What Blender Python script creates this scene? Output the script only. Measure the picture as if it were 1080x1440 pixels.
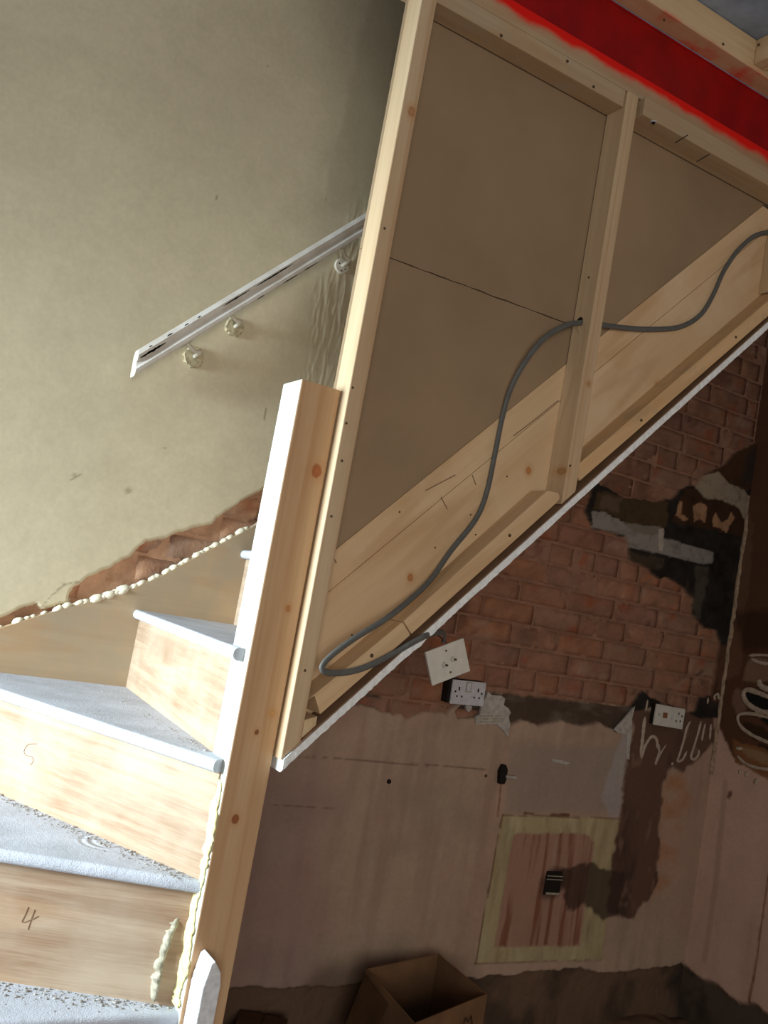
import bpy, bmesh, math, random
import numpy as np
from mathutils import Vector, Matrix
random.seed(7)
PI = math.pi
scene = bpy.context.scene
for o in list(bpy.data.objects): bpy.data.objects.remove(o)
COL = scene.collection

# ------------------------------------------------------------------ camera
EYE = 1.46
YAW, PITCH, ROLL, FPX = 0.5155116919, 0.0988803281, 0.1777564654, 1351.0
def cam_axes():
    f = np.array([math.sin(YAW)*math.cos(PITCH), math.cos(YAW)*math.cos(PITCH), math.sin(PITCH)])
    r0 = np.array([math.cos(YAW), -math.sin(YAW), 0.0]); u0 = np.cross(r0, f)
    r = r0*math.cos(ROLL)+u0*math.sin(ROLL); u = -r0*math.sin(ROLL)+u0*math.cos(ROLL)
    return r, u, f
CR, CU, CF = cam_axes()
cd = bpy.data.cameras.new('camera'); cam = bpy.data.objects.new('camera', cd); COL.objects.link(cam)
cd.sensor_fit = 'VERTICAL'; cd.sensor_height = 24.0; cd.lens = FPX/1440*24.0; cd.clip_start = 0.02
cam.matrix_world = Matrix(((CR[0], CU[0], -CF[0], 0), (CR[1], CU[1], -CF[1], 0), (CR[2], CU[2], -CF[2], EYE), (0, 0, 0, 1)))
scene.camera = cam
def at(px, py, **k):
    """survey: the point of the photograph px,py on a plane X=, Y= or Z= of the building"""
    v = CF*FPX+CR*(px-540)-CU*(py-720)
    (ax, val), = k.items(); i = 'XYZ'.index(ax)
    if ax == 'Z': val -= EYE
    return v*(val/v[i])+np.array([0, 0, EYE])

# ------------------------------------------------------------------ light
world = bpy.data.worlds.new('world'); scene.world = world; world.use_nodes = True
bg = world.node_tree.nodes['Background']; bg.inputs[0].default_value = (0.75, 0.85, 1.0, 1); bg.inputs[1].default_value = 1.0
def area(name, loc, target, sx, sy, power, color, spread=180):
    l = bpy.data.lights.new(name, 'AREA'); l.shape = 'RECTANGLE'; l.size = sx; l.size_y = sy; l.energy = power; l.color = color
    l.spread = math.radians(spread)
    o = bpy.data.objects.new(name, l); COL.objects.link(o); o.location = loc
    o.rotation_euler = (Vector(target)-Vector(loc)).to_track_quat('-Z', 'Y').to_euler()
    return o
area('door_daylight', (-2.30, 2.14, 1.72), (0.72, 1.98, 1.16), 0.8, 0.7, 53, (0.76, 0.91, 1.0), 72)
area('window_daylight', (-0.7, -2.1, 1.5), (0.9, 2.0, 1.5), 1.6, 1.3, 57, (1.0, 0.95, 0.88))
scene.view_settings.view_transform = 'Standard'; scene.view_settings.look = 'None'
scene.view_settings.gamma = 1.0; scene.view_settings.use_curve_mapping = False
scene.view_settings.exposure = 0.0

# ------------------------------------------------------------------ helpers
def lin(c):
    c = np.asarray(c, float)/255.0
    return np.where(c <= 0.04045, c/12.92, ((c+0.055)/1.055)**2.4)
def link(o, parent=None):
    COL.objects.link(o)
    if parent is not None:
        o.parent = parent
        o.matrix_parent_inverse = Matrix.Identity(4)
    return o
def tag(o, label=None, cat=None, group=None, kind=None):
    if label: o['label'] = label
    if cat: o['category'] = cat
    if group: o['group'] = group
    if kind: o['kind'] = kind
    return o
def thing(name, label, cat, loc, group=None):
    o = bpy.data.objects.new(name, None); o.empty_display_size = 0.05
    COL.objects.link(o); o.location = loc
    return tag(o, label, cat, group)
def base_of(parent):
    b = Vector((0, 0, 0))
    while parent is not None:
        b += Vector(parent.location); parent = parent.parent
    return b
def mesh_obj(name, me, mat, parent=None, origin=None):
    """me has world coordinates; shift them to the parent's / own origin"""
    b = base_of(parent)
    o = bpy.data.objects.new(name, me)
    if parent is None and origin is None:
        vs = np.empty(len(me.vertices)*3); me.vertices.foreach_get('co', vs); vs = vs.reshape(-1, 3)
        origin = Vector(((vs[:, 0].min()+vs[:, 0].max())/2, (vs[:, 1].min()+vs[:, 1].max())/2, vs[:, 2].min()))
    if parent is None:
        b = Vector(origin); o.location = b
    me.transform(Matrix.Translation(-b))
    if mat: me.materials.append(mat)
    return link(o, parent)
def bm_obj(name, bm, mat, parent=None, smooth=False):
    bmesh.ops.recalc_face_normals(bm, faces=bm.faces)
    me = bpy.data.meshes.new(name); bm.to_mesh(me); bm.free()
    if smooth: me.polygons.foreach_set('use_smooth', [True]*len(me.polygons))
    return mesh_obj(name, me, mat, parent)
def add_prism(bm, pts, y0, y1, axis='Y', bev=0.0, seg=2):
    """polygon extruded: axis Y -> pts are (x,z); axis Z -> pts are (x,y); axis X -> pts are (y,z)"""
    def P(p, h):
        return {'Y': (p[0], h, p[1]), 'Z': (p[0], p[1], h), 'X': (h, p[0], p[1])}[axis]
    a = [bm.verts.new(P(p, y0)) for p in pts]; b = [bm.verts.new(P(p, y1)) for p in pts]
    fs = [bm.faces.new(a), bm.faces.new(b[::-1])]
    n = len(pts)
    for i in range(n): fs.append(bm.faces.new((a[i], b[i], b[(i+1) % n], a[(i+1) % n])))
    if bev:
        es = list({e for f in fs for e in f.edges})
        bmesh.ops.bevel(bm, geom=es, offset=bev, segments=seg, affect='EDGES', profile=0.5)
def prism(name, pts, y0, y1, mat, parent=None, axis='Y', bev=0.0015, seg=2):
    bm = bmesh.new(); add_prism(bm, pts, y0, y1, axis, bev, seg)
    return bm_obj(name, bm, mat, parent)
def box(name, x0, x1, y0, y1, z0, z1, mat, parent=None, bev=0.0015):
    return prism(name, [(x0, z0), (x1, z0), (x1, z1), (x0, z1)], y0, y1, mat, parent, 'Y', bev)
def add_disc(bm, c, n, r, h, seg=10):
    n = Vector(n).normalized(); q = n.to_track_quat('Z', 'Y').to_matrix().to_4x4()
    bmesh.ops.create_cone(bm, cap_ends=True, segments=seg, radius1=r, radius2=r*0.92, depth=h, matrix=Matrix.Translation(Vector(c))@q)
def catmull(pts, n=8):
    P = [np.array(p, float) for p in pts]; P = [2*P[0]-P[1]]+P+[2*P[-1]-P[-2]]; out = []
    for i in range(1, len(P)-2):
        for k in range(n):
            t = k/n
            out.append(0.5*((2*P[i])+(-P[i-1]+P[i+1])*t+(2*P[i-1]-5*P[i]+4*P[i+1]-P[i+2])*t*t+(-P[i-1]+3*P[i]-3*P[i+1]+P[i+2])*t**3))
    out.append(P[-2]); return out
def add_sweep(bm, path, ra, rb, up, seg=10, taper=False):
    """elliptic section: ra in the direction across the path perpendicular to up, rb along up"""
    rings = []; n = len(path); up = Vector(up)
    for i, p in enumerate(path):
        t = Vector(path[min(i+1, n-1)]-path[max(i-1, 0)]).normalized()
        s = t.cross(up).normalized(); w = s.cross(t).normalized()
        k = 1.0
        if taper: k = min(1.0, 0.35+min(i, n-1-i)*0.35)
        a_ = ra[i] if hasattr(ra, '__len__') else ra
        rings.append([bm.verts.new(Vector(p)+s*(a_*k*math.cos(2*PI*j/seg))+w*(rb*k*math.sin(2*PI*j/seg))) for j in range(seg)])
    for i in range(n-1):
        for j in range(seg):
            bm.faces.new((rings[i][j], rings[i][(j+1) % seg], rings[i+1][(j+1) % seg], rings[i+1][j]))
    bm.faces.new(rings[0][::-1]); bm.faces.new(rings[-1])

# noise and masks in numpy -----------------------------------------------------
def _h(ix, iy, seed):
    n = (ix.astype(np.int64)*374761393+iy.astype(np.int64)*668265263+seed*1442695041) & 0xFFFFFFFF
    n = ((n ^ (n >> 13))*1274126177) & 0xFFFFFFFF
    return ((n ^ (n >> 16)) & 0xFFFF)/65535.0
def vnoise(x, y, seed=0):
    ix = np.floor(x); iy = np.floor(y); fx = x-ix; fy = y-iy
    fx = fx*fx*(3-2*fx); fy = fy*fy*(3-2*fy)
    a = _h(ix, iy, seed); b = _h(ix+1, iy, seed); c = _h(ix, iy+1, seed); d = _h(ix+1, iy+1, seed)
    return (a*(1-fx)+b*fx)*(1-fy)+(c*(1-fx)+d*fx)*fy
def fbm(x, y, f, seed=0, o=4):
    s = 0; a = 0.5; t = 0
    for k in range(o):
        s = s+a*vnoise(x*f, y*f, seed+k*17); t += a; a *= 0.5; f *= 2.03
    return s/t*2-1
def sdf(poly, x, y):
    """signed distance, negative inside"""
    P = np.array(poly, float); d = np.full(x.shape, 1e9); inside = np.zeros(x.shape, bool)
    for i in range(len(P)):
        a = P[i]; b = P[(i+1) % len(P)]; e = b-a
        wx = x-a[0]; wy = y-a[1]
        t = np.clip((wx*e[0]+wy*e[1])/(e@e+1e-12), 0, 1)
        d = np.minimum(d, (wx-e[0]*t)**2+(wy-e[1]*t)**2)
        c = ((a[1] > y) != (b[1] > y)) & (x < (b[0]-a[0])*(y-a[1])/(b[1]-a[1]+1e-12)+a[0])
        inside ^= c
    d = np.sqrt(d); return np.where(inside, -d, d)
def line_d(pts, x, y):
    P = np.array(pts, float); d = np.full(x.shape, 1e9)
    for i in range(len(P)-1):
        a = P[i]; e = P[i+1]-a; wx = x-a[0]; wy = y-a[1]
        t = np.clip((wx*e[0]+wy*e[1])/(e@e+1e-12), 0, 1)
        d = np.minimum(d, (wx-e[0]*t)**2+(wy-e[1]*t)**2)
    return np.sqrt(d)
def sstep(a, b, x):
    t = np.clip((x-a)/(b-a), 0, 1); return t*t*(3-2*t)
def mask(poly, x, y, soft=0.006, amp=0.01, f=30, seed=1):
    return 1-sstep(-soft, soft, sdf(poly, x, y)+amp*fbm(x, y, f, seed))
def mix(c, m, rgb):
    return c*(1-m[..., None])+lin(rgb)*m[..., None]

# materials ---------------------------------------------------------------------
class NT:
    def __init__(s, name):
        s.m = bpy.data.materials.new(name); s.m.use_nodes = True; s.t = s.m.node_tree; s.b = s.t.nodes['Principled BSDF']
    def n(s, typ, **k):
        nd = s.t.nodes.new(typ)
        for a, v in k.items():
            if a[0] == '_': nd.inputs[int(a[1:]) if a[1:].isdigit() else a[1:]].default_value = v
            else: setattr(nd, a, v)
        return nd
    def l(s, a, b): s.t.links.new(a, b)
    def math(s, op, a, b=None, c=None):
        nd = s.n('ShaderNodeMath', operation=op)
        for i, v in enumerate((a, b, c)):
            if v is None: continue
            if isinstance(v, (int, float)): nd.inputs[i].default_value = v
            else: s.l(v, nd.inputs[i])
        return nd.outputs[0]
    def mixc(s, fac, a, b, mode='MIX'):
        nd = s.n('ShaderNodeMix', data_type='RGBA', blend_type=mode)
        for i, v in ((0, fac), (6, a), (7, b)):
            if isinstance(v, (int, float)): nd.inputs[i].default_value = v
            elif isinstance(v, (tuple, list, np.ndarray)): nd.inputs[i].default_value = tuple(v)[:3]+(1,)
            else: s.l(v, nd.inputs[i])
        return nd.outputs[2]
    def noise(s, vec, scale, detail=4, rough=0.6, dist=0.0):
        nd = s.n('ShaderNodeTexNoise'); nd.inputs['Scale'].default_value = scale; nd.inputs['Detail'].default_value = detail
        nd.inputs['Roughness'].default_value = rough; nd.inputs['Distortion'].default_value = dist
        if vec is not None: s.l(vec, nd.inputs['Vector'])
        return nd.outputs[0]
    def ramp(s, fac, a, b, lo=0.0, hi=1.0):
        nd = s.n('ShaderNodeMapRange'); s.l(fac, nd.inputs[0])
        nd.inputs[1].default_value = a; nd.inputs[2].default_value = b; nd.inputs[3].default_value = lo; nd.inputs[4].default_value = hi
        return nd.outputs[0]
    def pos(s): return s.n('ShaderNodeNewGeometry').outputs['Position']
    def mapping(s, vec, rot=(0, 0, 0), scale=(1, 1, 1)):
        a = s.n('ShaderNodeMapping'); a.inputs['Rotation'].default_value = rot; s.l(vec, a.inputs[0])
        b = s.n('ShaderNodeMapping'); b.inputs['Scale'].default_value = scale; s.l(a.outputs[0], b.inputs[0]); return b.outputs[0]
    def bump(s, h, strength, dist=0.002):
        nd = s.n('ShaderNodeBump'); nd.inputs['Strength'].default_value = strength; nd.inputs['Distance'].default_value = dist
        s.l(h, nd.inputs['Height']); s.l(nd.outputs[0], s.b.inputs['Normal']); return nd
    def done(s, col, rough=0.7, spec=0.3):
        if isinstance(col, (tuple, list, np.ndarray)): s.b.inputs['Base Color'].default_value = tuple(col)[:3]+(1,)
        else: s.l(col, s.b.inputs['Base Color'])
        s.b.inputs['Roughness'].default_value = rough
        s.b.inputs['Specular IOR Level'].default_value = spec
        return s.m
def L(r, g, b): return tuple(lin((r, g, b)))

def wood(name, direction='Z', light=(222, 196, 158), dark=(196, 160, 116), knots=(), red=None, rough=0.62, streak=26.0, stain=None, lit_side=None, con=(0.25, 0.75)):
    w = NT(name); p = w.pos()
    rot = (0, 0, 0)
    if direction == 'S': rot = (0, math.radians(46.6), 0); sc = (0.045, 1, 1)     # along the rake of the stair
    elif direction == 'X': sc = (0.045, 1, 1)
    elif direction == 'H': sc = (0.05, 0.05, 1)
    elif direction == 'Y': sc = (1, 0.045, 1)
    else: sc = (1, 1, 0.045)
    m = w.mapping(p, rot, sc)
    a = w.noise(m, streak, 3, 0.55, 0.6)
    b = w.noise(m, streak*9, 2, 0.5)
    c = w.noise(p, 3.0, 3)
    g = w.math('SUBTRACT', w.math('MULTIPLY', w.math('ADD', a, w.math('MULTIPLY', b, 0.35)), 1.0), 0.18)
    col = w.mixc(w.ramp(g, *con), L(*light), L(*dark))
    band = w.n('ShaderNodeTexWave', wave_type='BANDS', bands_direction='X', wave_profile='SIN')
    w.l(m, band.inputs[0]); band.inputs['Scale'].default_value = 9; band.inputs['Distortion'].default_value = 5; band.inputs['Detail'].default_value = 2; band.inputs['Detail Scale'].default_value = 1.5
    col = w.mixc(w.ramp(band.outputs[1], 0.80, 1.0, 0.0, 0.30), col, L(172, 126, 80))
    col = w.mixc(w.ramp(c, 0.45, 0.75, 0, 0.25), col, L(206, 176, 140))
    for (kx, ky, kz, r, tone) in knots:
        d = w.n('ShaderNodeVectorMath', operation='SUBTRACT'); w.l(p, d.inputs[0]); d.inputs[1].default_value = (kx, ky, kz)
        e = w.n('ShaderNodeMapping'); e.inputs['Scale'].default_value = (1, 0.4, 0.8); w.l(d.outputs[0], e.inputs[0])
        ln = w.n('ShaderNodeVectorMath', operation='LENGTH'); w.l(e.outputs[0], ln.inputs[0])
        nz = w.math('MULTIPLY', w.math('SUBTRACT', w.noise(p, 140, 3), 0.5), r*0.7)
        dd = w.math('ADD', ln.outputs['Value'], nz)
        col = w.mixc(w.ramp(dd, r*2.4, r*0.9, 0.0, 0.35), col, L(186, 128, 78))
        col = w.mixc(w.ramp(dd, r*1.08, r*0.8, 0.0, 0.85), col, L(*tone))
        col = w.mixc(w.ramp(dd, r*0.5, r*0.2, 0.0, 0.6), col, L(tone[0]+25, tone[1]+18, tone[2]+10))
    if stain:
        n1 = w.noise(p, stain[0], 5, 0.65)
        col = w.mixc(w.ramp(n1, stain[2], stain[2]+0.22, 0, stain[3]), col, L(*stain[1]))
    if lit_side:  # left-facing sides paled: the glare of the door daylight painted into the wood colour
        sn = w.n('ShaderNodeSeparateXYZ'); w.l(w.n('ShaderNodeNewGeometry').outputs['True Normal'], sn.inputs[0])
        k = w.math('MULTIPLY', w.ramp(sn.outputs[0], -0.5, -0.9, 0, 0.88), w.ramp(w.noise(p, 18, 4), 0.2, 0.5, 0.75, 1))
        col = w.mixc(k, col, L(*lit_side))
    if red:
        sep = w.n('ShaderNodeSeparateXYZ'); w.l(p, sep.inputs[0])
        nz = w.math('MULTIPLY', w.math('SUBTRACT', w.noise(p, 9, 3), 0.5), 0.035)
        zz = w.math('ADD', sep.outputs[2], nz)
        col = w.mixc(w.ramp(zz, red[0], red[1], 0, 0.45), col, L(205, 90, 66))
        col = w.mixc(w.ramp(zz, (red[0]+red[1])/2, red[1], 0, 1.0), col, L(228, 22, 8))
    w.bump(w.math('ADD', b, w.math('MULTIPLY', a, 0.5)), 0.25, 0.001)
    return w.done(col, rough, 0.25)

def attr_mat(name, rough=0.92, bump=0.5, fine=70.0, var=0.18, dist=0.003):
    w = NT(name); at_ = w.n('ShaderNodeAttribute', attribute_name='Col'); p = w.pos()
    n1 = w.noise(p, fine, 5, 0.65); n2 = w.noise(p, 11, 4, 0.6)
    col = w.mixc(w.ramp(n1, 0.3, 0.7, 0, var), at_.outputs[0], w.mixc(1.0, at_.outputs[0], (0.45, 0.42, 0.40), 'MULTIPLY'))
    col = w.mixc(w.ramp(n2, 0.35, 0.7, 0, var), col, w.mixc(1.0, col, (0.62, 0.60, 0.58), 'MULTIPLY'))
    w.bump(w.math('MULTIPLY', w.math('ADD', n1, w.math('MULTIPLY', n2, 0.8)), at_.outputs['Alpha']), bump, dist)
    return w.done(col, rough, 0.15)
def plain(name, rgb, rough=0.6, spec=0.3, var=0.12, scale=25, bump=0.15, metallic=0.0, dark=None):
    w = NT(name); p = w.pos(); n = w.noise(p, scale, 4)
    col = w.mixc(w.ramp(n, 0.35, 0.7, 0, 1), L(*rgb), L(*(dark or tuple(int(c*(1-var)) for c in rgb))))
    w.bump(n, bump, 0.001); w.b.inputs['Metallic'].default_value = metallic
    return w.done(col, rough, spec)

M = {}
KN = at(577, 812, Y=1.745)
M['newel'] = wood('pine_newel', 'Z', (200, 166, 128), (184, 144, 104), lit_side=(200, 209, 202), knots=[
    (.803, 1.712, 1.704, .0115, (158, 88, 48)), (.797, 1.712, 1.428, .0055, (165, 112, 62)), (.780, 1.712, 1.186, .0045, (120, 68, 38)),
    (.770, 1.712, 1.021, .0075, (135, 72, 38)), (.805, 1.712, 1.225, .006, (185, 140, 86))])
M['stud'] = wood('pine_stud', 'Z', (204, 180, 146), (186, 156, 120), streak=30,
                 knots=[(.85, 1.682, 2.47, .009, (170, 120, 80)), (1.425, 1.682, 2.05, .006, (165, 125, 85)), (1.403, 1.70, 1.84, .007, (165, 125, 80))])
M['beam_x'] = wood('pine_header', 'X', (186, 164, 132), (168, 140, 108), stain=(14, (170, 160, 140), 0.52, 0.5))
M['beam_red'] = wood('pine_header_oversprayed', 'X', (186, 164, 132), (168, 140, 108), red=(2.776, 2.805))
M['joist'] = wood('pine_joist', 'Y', (222, 198, 160), (204, 172, 132))
M['stringer'] = wood('pine_stringer', 'S', (220, 190, 150), (206, 170, 128), streak=16, knots=[
    (KN[0], 1.745, KN[2], .0075, (172, 110, 62)), (1.345, 1.745, 1.83, .008, (180, 118, 66)), (1.70, 1.745, 2.13, .008, (190, 130, 80))],
    stain=(5, (226, 204, 170), 0.48, 0.5))
M['batten'] = wood('pine_batten', 'S', (218, 188, 148), (202, 166, 124), streak=30)
M['riser'] = wood('plywood_riser', 'H', (176, 152, 126), (146, 116, 90), streak=40, con=(0.34, 0.66), stain=(3, (190, 180, 164), 0.42, 0.3))
M['wallstring'] = wood('dusty_wall_stringer', 'X', (182, 158, 126), (168, 142, 110), streak=14, stain=(4, (158, 146, 124), 0.42, 0.75))
M['pb_back'] = plain('plasterboard_back_paper', (158, 134, 105), 0.85, 0.1, 0.10, 2.5, 0.05)
M['gypsum'] = plain('gypsum_cut_edge', (244, 246, 244), 0.95, 0.05, 0.10, 120, 0.6)
M['paper'] = plain('board_face_paper', (150, 118, 90), 0.9, 0.1)
M['red'] = plain('red_oxide_steel', (160, 4, 4), 0.55, 0.3, 0.18, 12, 0.1)
M['slate'] = plain('blue_grey_deck', (158, 172, 190), 0.8, 0.2, 0.3, 6, 0.2)
M['white'] = plain('white_plastic', (216, 214, 202), 0.38, 0.4, 0.05, 40, 0.05)
M['white_dusty'] = plain('dusty_white_plastic', (208, 208, 212), 0.55, 0.3, 0.10, 60, 0.1)
M['dark'] = plain('dark_void', (40, 35, 31), 0.8, 0.1)
M['metal'] = plain('dull_screw_metal', (112, 96, 72), 0.45, 0.5, 0.2, 200, 0.1, metallic=0.6)
M['rust'] = plain('rusty_screw', (96, 74, 48), 0.7, 0.3, 0.3, 200, 0.3)
M['cable'] = plain('grey_cable_sheath', (98, 98, 94), 0.55, 0.35, 0.1, 60, 0.05)
M['wire'] = plain('thin_wire', (62, 58, 70), 0.6, 0.3)
M['gloss'] = plain('old_white_gloss', (222, 216, 200), 0.35, 0.45, 0.10, 30, 0.3, dark=(190, 180, 158))
M['rail'] = plain('handrail_white_gloss', (216, 210, 200), 0.35, 0.45, 0.10, 18, 0.15, dark=(196, 186, 172))
M['chip'] = plain('chipped_dark_undercoat', (74, 66, 56), 0.8, 0.1)
M['mortar_patch'] = plain('painted_mortar_patch', (196, 182, 148), 0.9, 0.1, 0.25, 60, 0.9)
M['foam'] = plain('pale_yellow_foam', (232, 224, 170), 0.8, 0.15, 0.2, 70, 1.0, dark=(206, 190, 128))
M['caulk'] = plain('cream_filler', (226, 216, 190), 0.8, 0.2, 0.15, 90, 0.8)
M['greycaulk'] = plain('dusty_old_paint_skin', (188, 180, 156), 0.85, 0.2, 0.3, 90, 0.9)
M['stubwhite'] = plain('rough_white_paint', (226, 228, 230), 0.7, 0.3, 0.12, 90, 1.0)
M['adhesive'] = plain('white_tile_adhesive', (196, 190, 180), 0.9, 0.1, 0.18, 60, 0.6)
M['glue'] = plain('grab_adhesive_bead', (190, 172, 152), 0.75, 0.2, 0.12, 60, 0.4)
M['card'] = plain('brown_cardboard', (132, 100, 72), 0.85, 0.1, 0.15, 9, 0.1)
M['card_dark'] = plain('dark_cardboard', (88, 62, 44), 0.9, 0.1, 0.2, 12, 0.1)
M['marker'] = plain('marker_ink', (50, 38, 30), 0.7, 0.1)
M['pencil'] = plain('pencil_line', (136, 110, 84), 0.7, 0.1)
M['rocker'] = plain('brown_rocker', (150, 98, 70), 0.5, 0.3)
M['shell'] = plain('dim_room_paint', (150, 142, 128), 0.9, 0.1, 0.1, 3, 0.1)
M['glass'] = plain('frame_paint', (220, 220, 216), 0.4, 0.4)
M['chipstone'] = plain('plaster_chip', (186, 180, 172), 0.9, 0.1, 0.3, 80, 0.5)
M['wall'] = attr_mat('old_wall_surface')
M['brick'] = attr_mat('old_brick', 0.93, 0.8, 85, 0.30, 0.004)

def dust_mat():
    w = NT('dusty_tread'); p = w.pos()
    n = w.noise(p, 9, 5, 0.6); g = w.noise(p, 420, 2, 0.6); h = w.noise(p, 60, 4, 0.7)
    col = w.mixc(w.ramp(n, 0.35, 0.65), L(198, 200, 208), L(180, 182, 188))
    col = w.mixc(w.ramp(g, 0.66, 0.76, 0, 0.45), col, L(130, 122, 114))
    col = w.mixc(w.ramp(h, 0.55, 0.8, 0, 0.35), col, L(178, 172, 162))
    # the shoe-heel ring printed in the dust of the third winder
    d = w.n('ShaderNodeVectorMath', operation='DISTANCE'); w.l(p, d.inputs[0]); d.inputs[1].default_value = (RING[0], RING[1], 0.90)
    r = d.outputs['Value']
    ring = w.math('MULTIPLY', w.math('SINE', w.math('MULTIPLY', r, 300)), w.ramp(w.math('ABSOLUTE', w.math('SUBTRACT', r, 0.042)), 0.012, 0.030, 0.8, 0))
    hh = w.math('ADD', w.math('ADD', w.math('MULTIPLY', g, 0.8), h), ring)
    w.bump(hh, 0.5, 0.003)
    return w.done(col, 0.9, 0.1)
RING = at(155, 1185, Z=0.90)
M['tread'] = dust_mat()

# ------------------------------------------------------------------ wall sheets (relief + colour on a fine grid)
YW, XR = 2.667, 3.20
def W(*pts): return [(at(x, y, Y=YW)[0], at(x, y, Y=YW)[2]) for x, y in pts]
def WR(*pts): return [(at(x, y, X=XR)[1], at(x, y, X=XR)[2]) for x, y in pts]
def grid_sheet(name, U, V, pos_fn, depth, col, mat, parent=None, flip=False, alpha=None):
    nu, nv = len(U), len(V)
    uu, vv = np.meshgrid(U, V)
    d = depth(uu, vv); c = col(uu, vv)
    co = pos_fn(uu, vv, d).reshape(-1, 3)
    i = np.arange(nu*nv).reshape(nv, nu)
    q = np.stack([i[:-1, :-1], i[:-1, 1:], i[1:, 1:], i[1:, :-1]], -1).reshape(-1, 4)
    if flip: q = q[:, ::-1]
    me = bpy.data.meshes.new(name); me.vertices.add(len(co)); me.vertices.foreach_set('co', co.ravel())
    me.loops.add(q.size); me.loops.foreach_set('vertex_index', q.ravel().astype(np.int32))
    me.polygons.add(len(q)); me.polygons.foreach_set('loop_start', (np.arange(len(q))*4).astype(np.int32))
    me.polygons.foreach_set('loop_total', np.full(len(q), 4, np.int32))
    me.update(calc_edges=True); me.polygons.foreach_set('use_smooth', [True]*len(q))
    ca = me.color_attributes.new('Col', 'FLOAT_COLOR', 'POINT')
    ca.data.foreach_set('color', np.concatenate([c.reshape(-1, 3), (alpha(uu, vv) if alpha else np.full(uu.shape, .5)).reshape(-1, 1)], 1).ravel())
    me.validate()
    return mesh_obj(name, me, mat, parent, origin=(0, 0, 0) if parent is None else None)

# outlines surveyed on the party wall
BREAK = W((-60, 905), (0, 870), (22, 858), (50, 850), (62, 858), (97, 846), (103, 826), (125, 812), (152, 800), (180, 785), (205, 763), (235, 756), (262, 745), (300, 738), (305, 728), (340, 706), (372, 688), (430, 650), (600, 560), (600, 620), (430, 740), (300, 815), (160, 850), (0, 890), (-60, 925))
BRICKS = W((360, 1000), (440, 1000), (500, 985), (522, 968), (532, 985), (545, 1000), (575, 1010), (600, 1000), (630, 1004), (650, 985), (690, 976), (760, 984), (835, 990), (886, 994), (905, 972), (925, 985), (965, 1003), (978, 1001), (984, 982), (1000, 978), (1008, 940), (1014, 905), (1008, 888), (985, 878), (974, 862), (975, 842), (960, 825), (940, 812), (928, 813), (912, 800), (886, 788), (884, 757), (862, 748), (835, 744), (824, 720), (834, 690), (838, 676), (880, 700), (930, 706), (948, 700), (958, 688), (985, 680), (992, 668), (1020, 655), (1030, 640), (1085, 612), (1150, 600), (1150, 300), (700, 500), (500, 700), (360, 900))
GAP = W((640, 1000), (655, 985), (700, 975), (890, 995), (890, 1012), (868, 1030), (845, 1016), (820, 1022), (790, 1014), (760, 1022), (735, 1012), (718, 1022), (700, 1018), (668, 1010), (645, 1012))
GAP2 = W((480, 992), (500, 972), (524, 958), (534, 975), (545, 990), (556, 1006), (515, 992))
LOWGAP = [(0.8, 0.27), (1.35, 0.285), (1.6, 0.275), (1.9, 0.29), (2.2, 0.285), (2.6, 0.30), (2.85, 0.28), (3.1, 0.30), (3.4, 0.31), (3.4, -0.2), (0.8, -0.2)]
HATCH = W((706, 1146), (872, 1151), (846, 1350), (668, 1355)); HATCH_IN = W((722, 1172), (822, 1172), (835, 1185), (815, 1330), (694, 1332))
def wall_absent(u, v):
    a = np.maximum(mask(BREAK, u, v, .002, .006, 40, 3), mask(BRICKS, u, v, .003, .009, 38, 5))
    a = np.maximum(a, np.maximum(mask(GAP, u, v, .003, .006, 38, 6), mask(GAP2, u, v, .003, .006, 38, 6)))
    return np.maximum(a, mask(LOWGAP, u, v, .004, .015, 20, 9))
RIDGE = W((430, 420), (470, 395), (500, 290), (520, 285), (540, 200), (560, 60), (600, 0), (640, 0), (520, 560), (420, 560), (440, 500))
def wall_depth(u, v):
    strip = mask(BREAK, u, v, .003, .006, 40, 3)
    d = wall_absent(u, v)*((1-.0*strip)*0.0175+0.003*fbm(u, v, 60, 21)+.0025*fbm(u, v, 20, 22))
    d = d+0.0016*fbm(u, v, 3.5, 30, 2)+0.0003*fbm(u, v, 22, 31)
    rg = mask(RIDGE, u, v, .03, .04, 12, 33)
    rid = fbm(u+0.005*fbm(u, v, 14, 2), v*0.16, 125, 34, 2)
    d = d-rg*0.0013*np.clip(rid*2.6, -0.6, 1)
    # shallow step where the old wall lining ended
    e = sdf(W((505, 60), (445, 300), (430, 320), (900, 320), (900, -200), (560, -200)), u, v)
    d = d-0.0007*(1-sstep(-.012, .012, e+.01*fbm(u, v, 9, 77)))*sstep(2.55, 2.75, v)
    h = mask(HATCH, u, v, .003, .003, 40, 35)-mask(HATCH_IN, u, v, .003, .003, 40, 36)
    return d-0.002*h
STAIR0 = (.835, 1.13)
def under_stair(u, v): return (v < STAIR0[1]+(u-STAIR0[0])*1.06) & (u > STAIR0[0]-0.05)
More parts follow.
